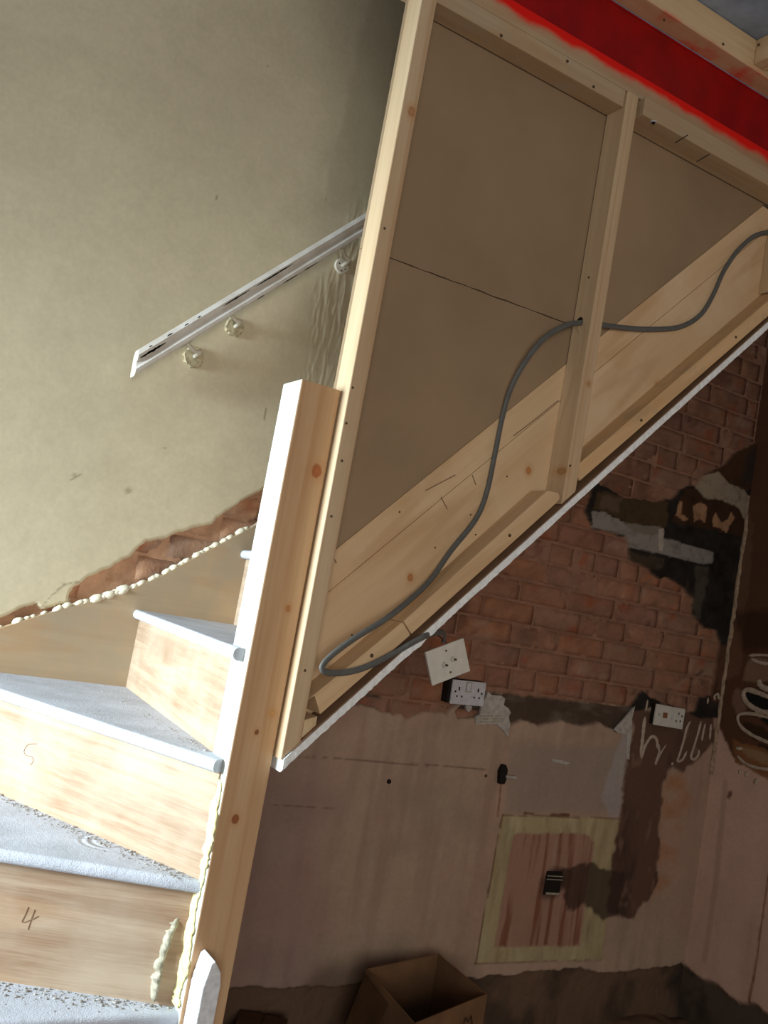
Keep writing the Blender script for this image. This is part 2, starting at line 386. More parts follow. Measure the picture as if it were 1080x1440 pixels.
def wall_col(u, v):
    n1 = fbm(u, v, 3, 40); n2 = fbm(u, v, 14, 41); n3 = fbm(u, v, 50, 42)
    cream = lin((212, 199, 168))*(1+0.05*n1[..., None]+0.03*n3[..., None])
    cream = mix(cream, np.clip(0.25*n2-0.05, 0, 1), (188, 176, 150))
    cream = mix(cream, 0.35*mask(W((505, 60), (440, 300), (900, 320), (900, -200), (560, -200)), u, v, .02, .03, 10, 44), (176, 166, 136))
    cream = mix(cream, 0.30*mask(W((430, 420), (520, 280), (560, 0), (700, 0), (600, 600), (420, 560)), u, v, .05, .05, 8, 45), (186, 172, 140))
    for s in ([(60, 852), (72, 838), (90, 822), (110, 818)], [(372, 590), (374, 575)], [(302, 282), (306, 274)], [(100, 675), (112, 668)]):
        cream = mix(cream, 0.6*(1-sstep(.001, .0035, line_d(W(*s), u, v)+.002*n3)), (120, 108, 84))
    for (px_, py_, r) in ((458, 281, .004), (376, 93, .004), (180, 690, .012), (105, 668, .008), (232, 630, .006)):
        q = W((px_, py_))[0]; cream = mix(cream, 0.55*(1-sstep(r*.5, r, np.hypot(u-q[0], v-q[1]))), (140, 126, 100))
    # under the stair: old pink plaster with its stains
    pink = lin((184, 159, 137))*(1+0.09*n1[..., None]+0.06*n2[..., None])
    streak = fbm(u, v*0.12, 26, 46, 3)
    pink = mix(pink, np.clip(0.5*streak+0.1, 0, 0.4), (150, 122, 108))
    pink = mix(pink, np.clip(0.6*fbm(u, v, 4, 47), 0, 0.5), (186, 140, 124))
    pink = mix(pink, np.clip(0.8*fbm(u, v, 5, 48)-.1, 0, 0.5), (150, 134, 116))
    pink = mix(pink, 0.75*mask(W((716, 1048), (870, 1048), (872, 1142), (712, 1142)), u, v, .02, .02, 20, 49), (160, 144, 130))
    pink = mix(pink, 0.8*mask(W((846, 1120), (872, 1040), (886, 1000), (880, 1110), (868, 1160)), u, v, .012, .02, 20, 50), (176, 168, 164))
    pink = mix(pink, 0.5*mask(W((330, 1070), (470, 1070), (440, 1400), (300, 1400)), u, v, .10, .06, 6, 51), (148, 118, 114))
    # hatch: yellow adhesive frame with scraped red plaster inside
    fr = mask(HATCH, u, v, .004, .005, 40, 35)
    pink = mix(pink, 0.85*fr, (184, 170, 128)); pink = mix(pink, 0.8*fr*np.clip(1.5*fbm(u, v*0.25, 20, 52), 0, 1), (208, 198, 160))
    pink = mix(pink, 0.5*fr*np.clip(1.5*fbm(u, v*0.2, 34, 53), 0, 1), (124, 104, 72))
    hi = mask(HATCH_IN, u, v, .005, .006, 40, 36)
    pink = mix(pink, hi, (172, 134, 114))
    sk = fbm(u+0.02*n1, v*0.05, 46, 54, 4)
    pink = mix(pink, hi*np.clip(2.4*sk-.1, 0, 0.8), (128, 76, 54))
    pink = mix(pink, hi*np.clip(2.2*fbm(u, v*0.05, 60, 55, 2)-.6, 0, 0.7), (180, 150, 130))
    for s, w_, rgb, k in (([(706, 1146), (668, 1355)], .003, (100, 66, 40), .8), ([(668, 1355), (845, 1350)], .003, (100, 66, 40), .7), ([(706, 1146), (872, 1151)], .003, (110, 70, 44), .6),
                          ([(705, 1098), (700, 1148)], .004, (118, 62, 34), .8), ([(775, 1146), (800, 1146)], .006, (92, 56, 34), .8), ([(738, 1143), (750, 1145)], .005, (92, 56, 34), .8),
                          ([(375, 1060), (540, 1072), (690, 1082)], .0025, (96, 74, 64), .6), ([(372, 1132), (475, 1136)], .002, (96, 74, 64), .5), ([(505, 1298), (512, 1320)], .004, (190, 170, 156), .5)):
        pink = mix(pink, k*(1-sstep(w_*.4, w_*1.3, line_d(W(*s), u, v)+.003*n3)), rgb)
    # brown and black stains running down from the chased corner
    brown = mask(W((886, 1000), (1000, 1000), (1008, 1040), (985, 1062), (960, 1085), (945, 1075), (930, 1100), (925, 1180), (922, 1250), (905, 1268), (890, 1288), (866, 1285), (856, 1292), (850, 1285), (868, 1170), (878, 1090), (888, 1040)), u, v, .010, .030, 16, 56)
    org = mask(W((930, 1090), (965, 1085), (958, 1180), (942, 1240), (920, 1260), (920, 1180)), u, v, .04, .06, 16, 57)
    pink = mix(pink, 0.85*org*np.clip(.6+1.2*fbm(u, v*1.5, 12, 157), .1, 1), (178, 126, 88)); pink = mix(pink, brown, (106, 80, 66))
    pink = mix(pink, brown*np.clip(1.6*fbm(u, v*.3, 12, 58), 0, .8), (72, 56, 50))
    pink = mix(pink, brown*np.clip(2*fbm(u, v*.5, 30, 158)-.6, 0, .6), (140, 110, 92))
    sm = mask(W((788, 1225), (830, 1216), (862, 1222), (880, 1225), (870, 1290), (850, 1290), (820, 1276), (806, 1284), (795, 1270)), u, v, .008, .026, 22, 59)
    pink = mix(pink, 0.85*sm, (66, 50, 42))
    q = W((777, 1243))[0]; pink = mix(pink, 0.8*(1-sstep(.045, .075, np.hypot(u-q[0], v-q[1])+.015*n2)), (66, 50, 42))
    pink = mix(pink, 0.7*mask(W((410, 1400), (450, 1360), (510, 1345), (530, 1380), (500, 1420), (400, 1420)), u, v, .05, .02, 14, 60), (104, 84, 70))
    pink = mix(pink, 0.5*mask(W((672, 1352), (850, 1352), (850, 1374), (700, 1384), (680, 1372)), u, v, .01, .01, 24, 61), (196, 168, 148))
    # above: black tanking, pale mortar bands and brown lining beside the bricks
    up = mask(W((818, 668), (1100, 560), (1100, 1010), (985, 1010), (930, 990), (900, 1000), (886, 1000), (870, 980), (860, 800), (818, 760)), u, v, .004, .004, 30, 62)
    blk = lin((44, 40, 36))*(1+0.5*n2[..., None]+.4*n3[..., None])
    blk = mix(blk, np.clip(2*fbm(u, v, 12, 170)-.7, 0, .5), (78, 62, 50))
    pink = pink*(1-up[..., None])+blk*up[..., None]
    def pp(poly, rgb, k=1.0, soft=.004, amp=.012, f=34, seed=63): 
        nonlocal pink
        pink = mix(pink, k*mask(W(*poly), u, v, soft, amp, f, seed)*np.clip(1.0+.5*n3+.3*n2, .4, 1), rgb)
    pp([(838, 690), (940, 705), (938, 742), (910, 740), (880, 735), (835, 715)], (82, 66, 44), .9)
    pp([(845, 695), (875, 700), (870, 720), (842, 716)], (112, 92, 76), .6)
    pp([(880, 775), (935, 785), (930, 800), (905, 802), (884, 786)], (78, 66, 52), .9)
    pp([(962, 686), (1080, 700), (1080, 740), (1040, 752), (1000, 745), (945, 735)], (72, 48, 32), .85)
    pp([(985, 640), (1085, 600), (1085, 690), (1010, 690), (985, 680)], (84, 56, 38), .8, .01)
    pp([(1050, 640), (1085, 620), (1085, 682), (1045, 680)], (52, 48, 46), .8, .02)
    pp([(832, 719), (850, 720), (880, 736), (924, 740), (934, 745), (934, 756), (1004, 777), (1002, 792), (990, 794), (925, 778), (886, 770), (878, 752), (834, 742)], (150, 144, 136), 1, .002, .004)
    pp([(878, 736), (928, 740), (926, 752), (890, 748)], (122, 112, 96), .7, .004)
    pp([(975, 680), (992, 668), (1010, 664), (1026, 680), (1046, 688), (1052, 696), (1080, 700), (1080, 728), (1062, 735), (1045, 728), (1040, 715), (1016, 704), (990, 700)], (164, 148, 126), 1, .002, .006)
    for poly in ([(950, 725), (955, 704), (960, 705), (958, 722), (968, 730), (962, 733)], [(974, 712), (985, 706), (994, 712), (992, 736), (984, 730), (976, 734)],
                 [(1002, 728), (1006, 722), (1015, 735), (1024, 730), (1028, 720), (1034, 728), (1026, 740), (1022, 750), (1012, 742), (1002, 740)]):
        pp(poly, (176, 134, 100), 1, .001, .003, 60)
    pp([(926, 744), (934, 742), (932, 776), (926, 774)], (190, 178, 164), .9, .001, .002)
    pp([(978, 795), (998, 796), (992, 830), (984, 870), (975, 868), (978, 830)], (88, 80, 68), .8, .006)
    pp([(1008, 905), (1030, 910), (1015, 990), (1000, 985)], (110, 74, 54), .8, .008)
    # pale bead of old filler down the internal corner
    for s, w_, rgb in (([(1062, 735), (1048, 830), (1030, 960), (1022, 1010)], .014, (150, 122, 98)), ([(1022, 1000), (1012, 1040)], .022, (128, 104, 88)), ([(1008, 1100), (996, 1190), (985, 1280)], .004, (196, 176, 150))):
        pink = mix(pink, .85*(1-sstep(w_*.5, w_, line_d(W(*s), u, v)+.004*n3)), rgb)
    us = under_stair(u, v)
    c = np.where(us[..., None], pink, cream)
    # raw mortar where the plaster is gone
    ab = wall_absent(u, v)
    mort = lin((154, 116, 95))*(1+0.25*n2[..., None]+0.2*n3[..., None])
    mort = mix(mort, np.clip(1.5*fbm(u, v, 30, 70)-.5, 0, .8), (158, 128, 106))
    gap = np.maximum(mask(GAP, u, v, .006, .008, 30, 71), mask(GAP2, u, v, .006, .008, 30, 72)); mort = mix(mort, .9*gap, (74, 64, 54)); mort = mix(mort, gap*np.clip(1.8*fbm(u, v*3, 10, 72), 0, .8), (116, 104, 90))
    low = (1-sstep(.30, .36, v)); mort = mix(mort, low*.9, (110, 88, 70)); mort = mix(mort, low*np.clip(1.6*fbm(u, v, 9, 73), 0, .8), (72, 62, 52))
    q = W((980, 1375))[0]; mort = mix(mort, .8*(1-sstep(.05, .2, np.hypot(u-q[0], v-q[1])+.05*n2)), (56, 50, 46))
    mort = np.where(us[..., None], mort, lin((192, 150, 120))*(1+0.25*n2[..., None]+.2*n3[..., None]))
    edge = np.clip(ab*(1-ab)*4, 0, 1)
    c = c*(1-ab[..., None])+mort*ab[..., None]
    return np.clip(c, 0.004, 1)
def arange_joint(*seg):
    out = []
    for a, b, s in seg: out += list(np.arange(a, b-1e-6, s))
    return np.array(out+[seg[-1][1]])
U = arange_joint((-2.4, 0.36, .14), (0.36, 1.0, .006), (1.0, 1.29, .003), (1.29, 3.25, .0055)); V = arange_joint((0, 0.18, .03), (0.18, 2.35, .0055), (2.35, 3.5, .008), (3.5, 4.4, .1))
wall_back = grid_sheet('wall_back', U, V, lambda u, v, d: np.stack([u, YW+d, v], -1), wall_depth, wall_col, M['wall'],
                       alpha=lambda u, v: np.maximum(np.where(under_stair(u, v), .3, .12), wall_absent(u, v)))
tag(wall_back, kind='structure')

# bricks ------------------------------------------------------------------------
def brick_mesh(x0, x1, z0, z1, seed, rgb):
    nx = max(4, int((x1-x0)/.022)); nz = 4; yf = YW+.0138
    rs = random.Random(seed); off = rs.uniform(-.003, .003); tilt = rs.uniform(-.006, .006)
    us = np.linspace(0, 1, nx+1); vs = np.linspace(0, 1, nz+1); uu, vv = np.meshgrid(us, vs)
    X = x0+(x1-x0)*uu; Z = z0+(z1-z0)*vv
    X = X+np.where((uu == 0) | (uu == 1), .003*fbm(X, Z, 60, seed), 0); Z = Z+np.where((vv == 0) | (vv == 1), .003*fbm(X+9, Z, 45, seed+1), 0)
    edge = np.minimum(np.minimum(uu, 1-uu)*(x1-x0), np.minimum(vv, 1-vv)*(z1-z0))
    Y = yf+off+tilt*(uu-.5)+.003*fbm(X, Z, 28, seed+2)+np.where(edge < .001, .0015, 0)
    co = np.stack([X, Y, Z], -1).reshape(-1, 3); i = np.arange((nx+1)*(nz+1)).reshape(nz+1, nx+1)
    faces = [tuple(f) for f in np.stack([i[:-1, :-1], i[:-1, 1:], i[1:, 1:], i[1:, :-1]], -1).reshape(-1, 4).tolist()]
    rim = list(i[0, :])+list(i[1:, -1])+list(i[-1, :-1][::-1])+list(i[1:-1, 0][::-1])
    n0 = len(co); back = co[rim].copy(); back[:, 1] = YW+.032; co = np.concatenate([co, back])
    for k in range(len(rim)):
        k2 = (k+1) % len(rim); faces.append((int(rim[k2]), int(rim[k]), n0+k, n0+k2))
    me = bpy.data.meshes.new('brick'); me.from_pydata(co.tolist(), [], faces); me.update()
    u, v = co[:, 0], co[:, 2]
    c = 1.22*lin(rgb)*(1+.30*fbm(u, v, 18, 80)[:, None]+.25*fbm(u, v, 60, 81)[:, None])
    c = mix(c, np.clip(1.3*fbm(u, v, 7, 82), 0, .55), (146, 116, 98))
    c = mix(c, np.clip(1.5*fbm(u, v, 6, 83)-.2, 0, .5), (92, 66, 58))
    c = mix(c, np.clip(2*fbm(u, v, 16, 84)-.5, 0, .7), (168, 92, 58))
    dk = W((780, 700))[0]; 
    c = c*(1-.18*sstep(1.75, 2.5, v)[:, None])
    c = mix(c, np.clip(2.5*fbm(u, v*2.2, 9, 184)-.9, 0, .6), (176, 150, 130))
    c = mix(c, np.clip(2.5*fbm(u, v*1.3, 24, 185)-1.2, 0, .7), (62, 44, 38))
    me.color_attributes.new('Col', 'FLOAT_COLOR', 'POINT').data.foreach_set('color', np.concatenate([np.clip(c, .004, 1), np.ones((len(c), 1))], 1).ravel())
    me.polygons.foreach_set('use_smooth', [True]*len(me.polygons))
    return me
PAL = [(150, 110, 88), (146, 105, 85), (154, 113, 90), (143, 105, 88), (154, 109, 83), (150, 114, 94)]
nb = 0
for k in range(-2, 24):
    z0 = 1.108+k*.0775; header = (k % 6 == 2)
    L_ = .112 if header else .222; x = 0.30-(.056 if header else (.111 if k % 2 else 0))
    while x < 3.19:
        Lj = L_*(1+.10*(_h(np.array([nb]), np.array([k+50]), 3)[0]-.5)); x1 = min(x+Lj-.009, 3.19); zc = z0+.034
        cx = np.array([x, (x+x1)/2, x1, x, x1, (x+x1)/2]); cz = np.array([z0, zc, z0, z0+.068, z0+.068, z0+.068])
        inB = (sdf(BRICKS, cx, cz) < 0.0) & (cz < STAIR0[1]+(cx-STAIR0[0])*1.06+.12) & (cx > 1.15)
        inA = (sdf(BREAK, cx, cz) < 0.0) & (cx < 1.25)
        gap_only = sdf(GAP, cx, cz)[1] < -.004 or sdf(GAP2, cx, cz)[1] < 0
        if (inB.any() or inA.any()) and not gap_only and x1-x > .04:
            bme = brick_mesh(x, x1, z0, z0+.068, 1000+nb, PAL[random.randrange(6)] if not inA.any() else (188, 146, 116))
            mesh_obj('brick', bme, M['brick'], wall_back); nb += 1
        x += Lj
print('bricks', nb)

# ------------------------------------------------------------------ right wall and room shell
def rw_col(u, v):
    n1 = fbm(u, v, 3, 140); n2 = fbm(u, v, 14, 141); n3 = fbm(u, v, 50, 142)
    c = lin((214, 178, 160))*(1+.08*n1[..., None]+.05*n2[..., None])
    c = mix(c, np.clip(.7*fbm(u, v*.3, 8, 143), 0, .5), (160, 136, 110))
    def pp(poly, rgb, k=1.0, soft=.005, amp=.015, f=26, seed=163):
        nonlocal c
        c = mix(c, k*mask(WR(*poly), u, v, soft, amp, f, seed), rgb)
    pp([(1000, 500), (1300, 300), (1300, 1230), (1120, 1130), (1080, 1095), (1050, 1078), (1035, 1072), (1010, 1020), (1000, 900)], (98, 68, 50))
    pp([(1045, 700), (1060, 735), (1040, 950), (1000, 960), (1000, 700)], (120, 88, 66), .8)
    pp([(1030, 860), (1300, 850), (1300, 920), (1045, 915)], (58, 38, 28), .7, .02)
    pp([(1048, 940), (1056, 925), (1080, 928), (1100, 930), (1100, 950), (1075, 958), (1060, 960), (1045, 955)], (140, 112, 90), .9)
    pp([(1035, 968), (1046, 972), (1048, 1000), (1036, 1005), (1030, 990)], (140, 108, 88), .8)
    pp([(1048, 975), (1058, 968), (1110, 990), (1110, 1030), (1080, 1020), (1056, 1000)], (34, 32, 30), 1)
    pp([(1036, 1010), (1055, 1015), (1110, 1045), (1110, 1060), (1060, 1040)], (66, 48, 36), 1)
    pp([(1056, 1050), (1066, 1045), (1120, 1055), (1120, 1085), (1080, 1080)], (42, 40, 36), 1)
    pp([(1030, 1040), (1075, 1050), (1110, 1080), (1110, 1120), (1060, 1085), (1035, 1070)], (146, 100, 64), .9)
    pp([(1040, 1048), (1060, 1052), (1100, 1070), (1100, 1082), (1050, 1066)], (168, 142, 106), .6)
    for s, w_, rgb, k in (([(1080, 1230), (1062, 1360), (1050, 1420)], .005, (128, 76, 40), .8), ([(1020, 1100), (1006, 1240), (990, 1350)], .014, (150, 122, 104), .35), ([(1012, 1240), (1004, 1360)], .02, (190, 166, 148), .3)):
        c = mix(c, k*(1-sstep(w_*.4, w_*1.4, line_d(WR(*s), u, v)+.003*n3)), rgb)
    for (a, b) in ((1025, 1120), (1026, 1117)):
        q = WR((a, b))[0]; c = mix(c, .8*(1-sstep(.006, .016, np.hypot(u-q[0], v-q[1])+.008*n3)), (110, 70, 60))
    low = 1-sstep(.27, .30, v+.03*fbm(u, v, 12, 150)-.03*(YW-u)*0.0)
    c = mix(c, low, (92, 78, 66)); c = mix(c, low*np.clip(1.5*n2, 0, .8), (58, 52, 46))
    return np.clip(c, .004, 1)
def rw_depth(u, v):
    low = 1-sstep(.27, .30, v+.03*fbm(u, v, 12, 150))
    return .003*fbm(u, v, 5, 151)+.0008*fbm(u, v, 30, 152)+low*.018
U2 = arange_joint((-2.2, 1.9, .2), (1.9, 2.70, .006)); V2 = arange_joint((0, .18, .03), (.18, 2.3, .006), (2.3, 3.1, .1))
tag(grid_sheet('wall_right', U2, V2, lambda u, v, d: np.stack([XR+.002+d, u, v], -1), rw_depth, rw_col, M['wall'], flip=True), kind='structure')

def shell(name, x0, x1, y0, y1, z0, z1, m=None):
    o = box(name, x0, x1, y0, y1, z0, z1, m or M['shell'], None, 0); tag(o, kind='structure'); return o
# left wall with the front door opening (daylight comes through it)
bm = bmesh.new()
for (y0, y1, z0, z1) in ((-2.3, 1.5, 0, 3.08), (2.56, 2.66, 0, 4.4), (1.5, 2.56, 2.20, 4.4)):
    add_prism(bm, [(-2.5, z0), (-2.38, z0), (-2.38, z1), (-2.5, z1)], y0, y1, 'Y')
tag(bm_obj('wall_left', bm, M['shell']), kind='structure')
# the wall stub (door jamb) beside the party wall at the foot of the stairs
bm = bmesh.new()
for (x0, x1, z0, z1) in ((-2.38, -1.4, 0, 3.08), (0.3, 3.3, 0, 3.08), (-1.4, 0.3, 0, .75), (-1.4, 0.3, 2.2, 3.08)):
    add_prism(bm, [(x0, z0), (x1, z0), (x1, z1), (x0, z1)], -2.3, -2.2, 'Y')
tag(bm_obj('wall_front', bm, M['shell']), kind='structure')
shell('wall_stairwell', 0.3, 3.3, 1.80, 1.86, 3.10, 4.4)
shell('trim_1', 3.215, 3.3, 1.70, 2.70, 3.0, 4.4)

def frame(name, axis, a0, a1, z0, z1, pos, mids):
    t = bpy.data.objects.new(name, None); COL.objects.link(t); t['kind'] = 'structure'
    t.location = (pos, (a0+a1)/2, z0) if axis == 'X' else ((a0+a1)/2, pos, z0)
    def bar(nm, b0, b1, c0, c1):
        if axis == 'X': prism(nm, [(b0, c0), (b1, c0), (b1, c1), (b0, c1)], pos, pos+.05, M['glass'], t, 'X')
        else: prism(nm, [(b0, c0), (b1, c0), (b1, c1), (b0, c1)], pos, pos+.05, M['glass'], t, 'Y')
    bar('frame_side', a0, a0+.05, z0, z1); bar('frame_side', a1-.05, a1, z0, z1)
    bar('frame_head', a0+.05, a1-.05, z1-.05, z1); bar('frame_sill', a0+.05, a1-.05, z0, z0+.05)
    for q in mids: bar('mullion', q-.02, q+.02, z0+.05, z1-.05)
    return t
frame('window_1', 'Y', -1.4, .3, .75, 2.2, -2.29, (-.55,))
frame('door_1', 'X', 1.5, 2.56, 0, 2.20, -2.49, ())

# floor with rubble and dust
def fl_col(u, v):
    n1 = fbm(u, v, 4, 240); n2 = fbm(u, v, 16, 241)
    c = lin((122, 98, 78))*(1+.2*n1[..., None]+.12*n2[..., None]); c = mix(c, np.clip(1.4*fbm(u, v, 7, 242)-.1, 0, .7), (84, 68, 56))
    c = mix(c, np.clip(2*fbm(u, v, 30, 243)-1, 0, .6), (160, 140, 120)); return np.clip(c, .004, 1)
def fl_d(u, v):
    w = sstep(2.15, 2.62, v)*sstep(1.0, 1.3, u)
    w = np.maximum(w, sstep(2.75, 3.15, u)*sstep(1.3, 1.7, v))
    return w*(.10+.03*fbm(u, v, 6, 244))+.004*fbm(u, v, 20, 245)+.012*w*fbm(u, v, 24, 246)
tag(grid_sheet('floor', arange_joint((-2.4, 1.2, .2), (1.2, 3.25, .02)), arange_joint((-2.2, 1.6, .2), (1.6, 2.70, .02)),
               lambda u, v, d: np.stack([u, v, d], -1), fl_d, fl_col, M['wall']), kind='structure')
# deck of the floor above over the room, and a lid high over the stairwell
tag(box('ceiling', -2.5, 3.3, -2.3, 1.86, 3.082, 3.10, M['slate'], None, 0), kind='structure')
tag(box('ceiling_stairwell', -2.5, 3.3, 1.8, 2.7, 4.4, 4.45, M['shell'], None, 0), kind='structure')

# ------------------------------------------------------------------ staircase
SY0, SY1 = 1.777, 2.637           # clear width between the stringers
Z = {1: .663, 2: .90, 3: 1.125, 4: 1.338, 5: 1.556}
for k in range(6, 12): Z[k] = Z[5]+(k-5)*.217
stair = thing('staircase', 'bare timber winder staircase with dusty white treads climbing beside the cream wall', 'staircase', (.6, 2.2, 0))
def nose_tread(name, poly, z, nose_edge):
    """flat board 25 mm thick whose nosing edge (index of poly) is half-round"""
    bm = bmesh.new()
    a = [bm.verts.new((p[0], p[1], z-.025)) for p in poly]; b = [bm.verts.new((p[0], p[1], z)) for p in poly]
    n = len(poly); bm.faces.new(a[::-1]); bm.faces.new(b); ed = []
    for i in range(n):
        f = bm.faces.new((a[i], a[(i+1) % n], b[(i+1) % n], b[i]))
    bm.edges.ensure_lookup_table()
    i = nose_edge; j = (i+1) % n
    for e in bm.edges:
        s = set(e.verts)
        if s == {a[i], a[j]} or s == {b[i], b[j]}: ed.append(e)
    bmesh.ops.bevel(bm, geom=ed, offset=.0115, segments=5, affect='EDGES', profile=0.5)
    return bm_obj(name, bm, M['tread'], stair)
def off(p, q, d):
    """line p-q moved d along its left normal"""
    t = np.array(q, float)-p; t /= np.linalg.norm(t); nrm = np.array([-t[1], t[0]])*d
    return tuple(np.array(p)+nrm), tuple(np.array(q)+nrm)
N1 = ((-.10, 1.717), (.735, 1.717)); N2 = ((-.10, 2.123), (.735, 1.725)); N3 = ((.268, 2.64), (.713, 1.728)); N4 = ((.770, 2.64), (.712, 1.735)); N5 = ((1.046, 2.64), (.950, 1.803))
R1 = off(*N1, .020); R2 = off(*N2, .020); R3 = off(*N3, .020); R4 = off(*N4, .020); R4 = (R4[0], (R4[1][0]+(R4[0][0]-R4[1][0])*(1.804-R4[1][1])/(R4[0][1]-R4[1][1]), 1.804)); R5 = off(*N5, .020)
def ris(line, z0, z1):
    (p, q) = line; a = off(p, q, .012)
    bm = bmesh.new(); add_prism(bm, [p, q, a[1], a[0]], z0, z1, 'Z', 0)
    return bm_obj('riser', bm, M['riser'], stair)
nose_tread('tread', [N1[0], N1[1], R2[1], R2[0]], Z[1], 0)
nose_tread('tread', [N2[0], N2[1], R3[1], R3[0], (-.10, 2.64)], Z[2], 0)
nose_tread('tread', [N3[0], N3[1], (.7345, 1.74), (.7345, 1.804), R4[1], R4[0]], Z[3], 0)
nose_tread('tread', [N4[0], N4[1], (.7345, 1.735), (.7345, 1.803), R5[1], R5[0]], Z[4], 0)
r1 = ris(R1, .45, Z[1]-.025); 
r4 = ris(R2, Z[1], Z[2]-.025); r5 = ris(R3, Z[2], Z[3]-.025); r6 = ris(R4, Z[3], Z[4]-.025); ris(R5, Z[4], Z[5]-.025)
nose_tread('tread', [(1.046, SY1), (.950, 1.804), (.950, SY0+.002), (1.195, SY0+.002), (1.195, SY1)], Z[5], 0)
ris(((1.195, SY1), (1.195, SY0+.002)), Z[5], Z[6]-.025)
xx = 1.175
for k in range(6, 10):
    x1 = xx+.2055
    nose_tread('tread', [(xx, SY1), (xx, SY0+.002), (x1+.02, SY0+.002), (x1+.02, SY1)], Z[k], 0)
    if k < 9: ris(((x1+.02, SY1), (x1+.02, SY0+.002)), Z[k], Z[k+1]-.025)
    xx = x1
# bottom carcase under the first steps
nose_tread('tread', [(-.10, 1.50), (.735, 1.50), (.735, 1.735), (-.10, 1.735)], .445, 0)
ris(((-.10, 1.52), (.735, 1.52)), .0, .42)
prism('side_panel', [(1.52, 0), (1.52, .42), (1.745, .42), (1.745, .637), (2.15, .637), (2.15, .874), (2.636, .874), (2.636, 0)], -.112, -.1005, M['riser'], stair, 'X', .001)
# wall stringer: swept curve against the party wall
top = [(-.10, 1.06), (.20, 1.15), (.436, 1.236), (.52, 1.280), (.60, 1.318), (.68, 1.352), (.76, 1.396), (.83, 1.442), (.905, 1.502), (.98, 1.560), (1.077, 1.636), (2.25, 2.88)]
bot = [(2.25, 2.53), (1.10, 1.30), (.9, 1.05), (.5, .85), (-.10, .60)]
prism('wall_stringer', top+bot, SY1, YW-.004, M['wallstring'], stair, 'Y', .002)
# outer stringer with its joint line (two boards glued edge to edge)
def strip_line(p0, p1, xa, xb):
    m = (p1[1]-p0[1])/(p1[0]-p0[0]); return [(xa, p0[1]+m*(xa-p0[0])), (xb, p0[1]+m*(xb-p0[0]))]
ST = strip_line((.892, 1.559), (2.001, 2.73), .8265, 1.985); SB = strip_line((.835, 1.152), (1.835, 1.152+1.0612), .8265, 2.28)
SM = strip_line((.892, 1.470), (2.001, 2.641), .8265, 2.06)
prism('outer_stringer', [SM[0], SM[1], (2.26, 2.715), SB[1], SB[0]][::-1], 1.745, 1.777, M['stringer'], stair, 'Y', .0012)
prism('stringer_edge_board', [ST[0], ST[1], (SM[1][0], SM[1][1]+.0012), (SM[0][0], SM[0][1]+.0012)][::-1], 1.7455, 1.777, M['stringer'], stair, 'Y', .0012)
# pencil figures on the risers, drawn flat on the ply
def pencil(lines, line, parent, r=.0007):
    p, q = np.array(line[0]), np.array(line[1]); t = (q-p)/np.linalg.norm(q-p); nrm = np.array([t[1], -t[0]])
    bm = bmesh.new()
    for ln in lines:
        path = []
        for (px_, py_) in ln:
            v = CF*FPX+CR*(px_-540)-CU*(py_-720); k = (p@nrm)/(v[:2]@nrm); w = v*k+np.array([0, 0, EYE]); w[:2] += nrm*.0006; path.append(w)
        path = catmull(path, 4) if len(path) > 2 else path
        add_sweep(bm, path, r, r*.6, (nrm[0], nrm[1], 0), 5)
    return bm_obj('pencil_mark', bm, M['pencil'], parent)
pencil([[(40, 1275), (36, 1285), (31, 1297), (44, 1293), (54, 1288)], [(49, 1279), (44, 1292), (39, 1307)]], R2, r4)
pencil([[(52, 1046), (40, 1047), (34, 1056), (37, 1062), (45, 1064), (47, 1070), (43, 1076)]], R3, r5)

os_ = [o for o in stair.children if o.name == 'outer_stringer'][0]
for ln in ([(664, 668), (669, 682)], [(620, 699), (629, 716)], [(722, 613), (752, 590), (785, 563)], [(468, 783), (473, 792)], [(598, 690), (640, 668)]):
    pencil([ln], ((0.8, 1.7445), (2.0, 1.7445)), os_, .0011)
for q in ((612, 770), (662, 724), (669, 752), (495, 893), (713, 670), (562, 720), (885, 583)):
    c = at(*q, Y=1.7445); bm = bmesh.new(); add_disc(bm, c, (0, -1, 0), .0022, .0012, 8); bm_obj('nail_head', bm, M['rust'], os_)
# newel post
newel = thing('newel_post', 'square pine newel post with big orange knot, standing at the foot of the stud wall', 'post', (.779, 1.757, 0))
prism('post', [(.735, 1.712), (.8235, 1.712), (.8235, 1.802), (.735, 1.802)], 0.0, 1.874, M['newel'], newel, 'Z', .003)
# yellow foam pressed down the left face
def lumpy_strip(name, path, w, h, mat, parent, seed, nrm=(-1, 0, 0), across=(0, 1, 0)):
    rs = random.Random(seed); bm = bmesh.new(); nrm = Vector(nrm); ac = Vector(across); rings = []
    P = catmull(path, 14)
    for i, p in enumerate(P):
        k = .75+.5*vnoise(np.array([i*.22]), np.array([seed*1.0]), seed)[0]; k2 = .5+1.0*vnoise(np.array([i*.5]), np.array([seed+5.0]), seed)[0]
        if i in (0, len(P)-1): k *= .5; k2 *= .4
        ring = []
        for j in range(7):
            a = PI*j/6; jit = 1+.25*(rs.random()-.5)
            ring.append(bm.verts.new(Vector(p)+ac*(w*k*math.cos(a)*jit)+nrm*(h*k2*math.sin(a)*jit+.0004)))
        rings.append(ring)
    for i in range(len(rings)-1):
        for j in range(6): bm.faces.new((rings[i][j], rings[i][j+1], rings[i+1][j+1], rings[i+1][j]))
        bm.faces.new((rings[i][6], rings[i][0], rings[i+1][0], rings[i+1][6]))
    bm.faces.new(rings[0]); bm.faces.new(rings[-1][::-1])
    return bm_obj(name, bm, mat, parent, smooth=True)
lumpy_strip('foam_strip', [(.7345, 1.757, 1.09), (.7345, 1.757, .98), (.7345, 1.757, .90), (.7345, 1.757, .80), (.7345, 1.757, .70), (.7345, 1.757, .668)], .040, .006, M['foam'], newel, 3)
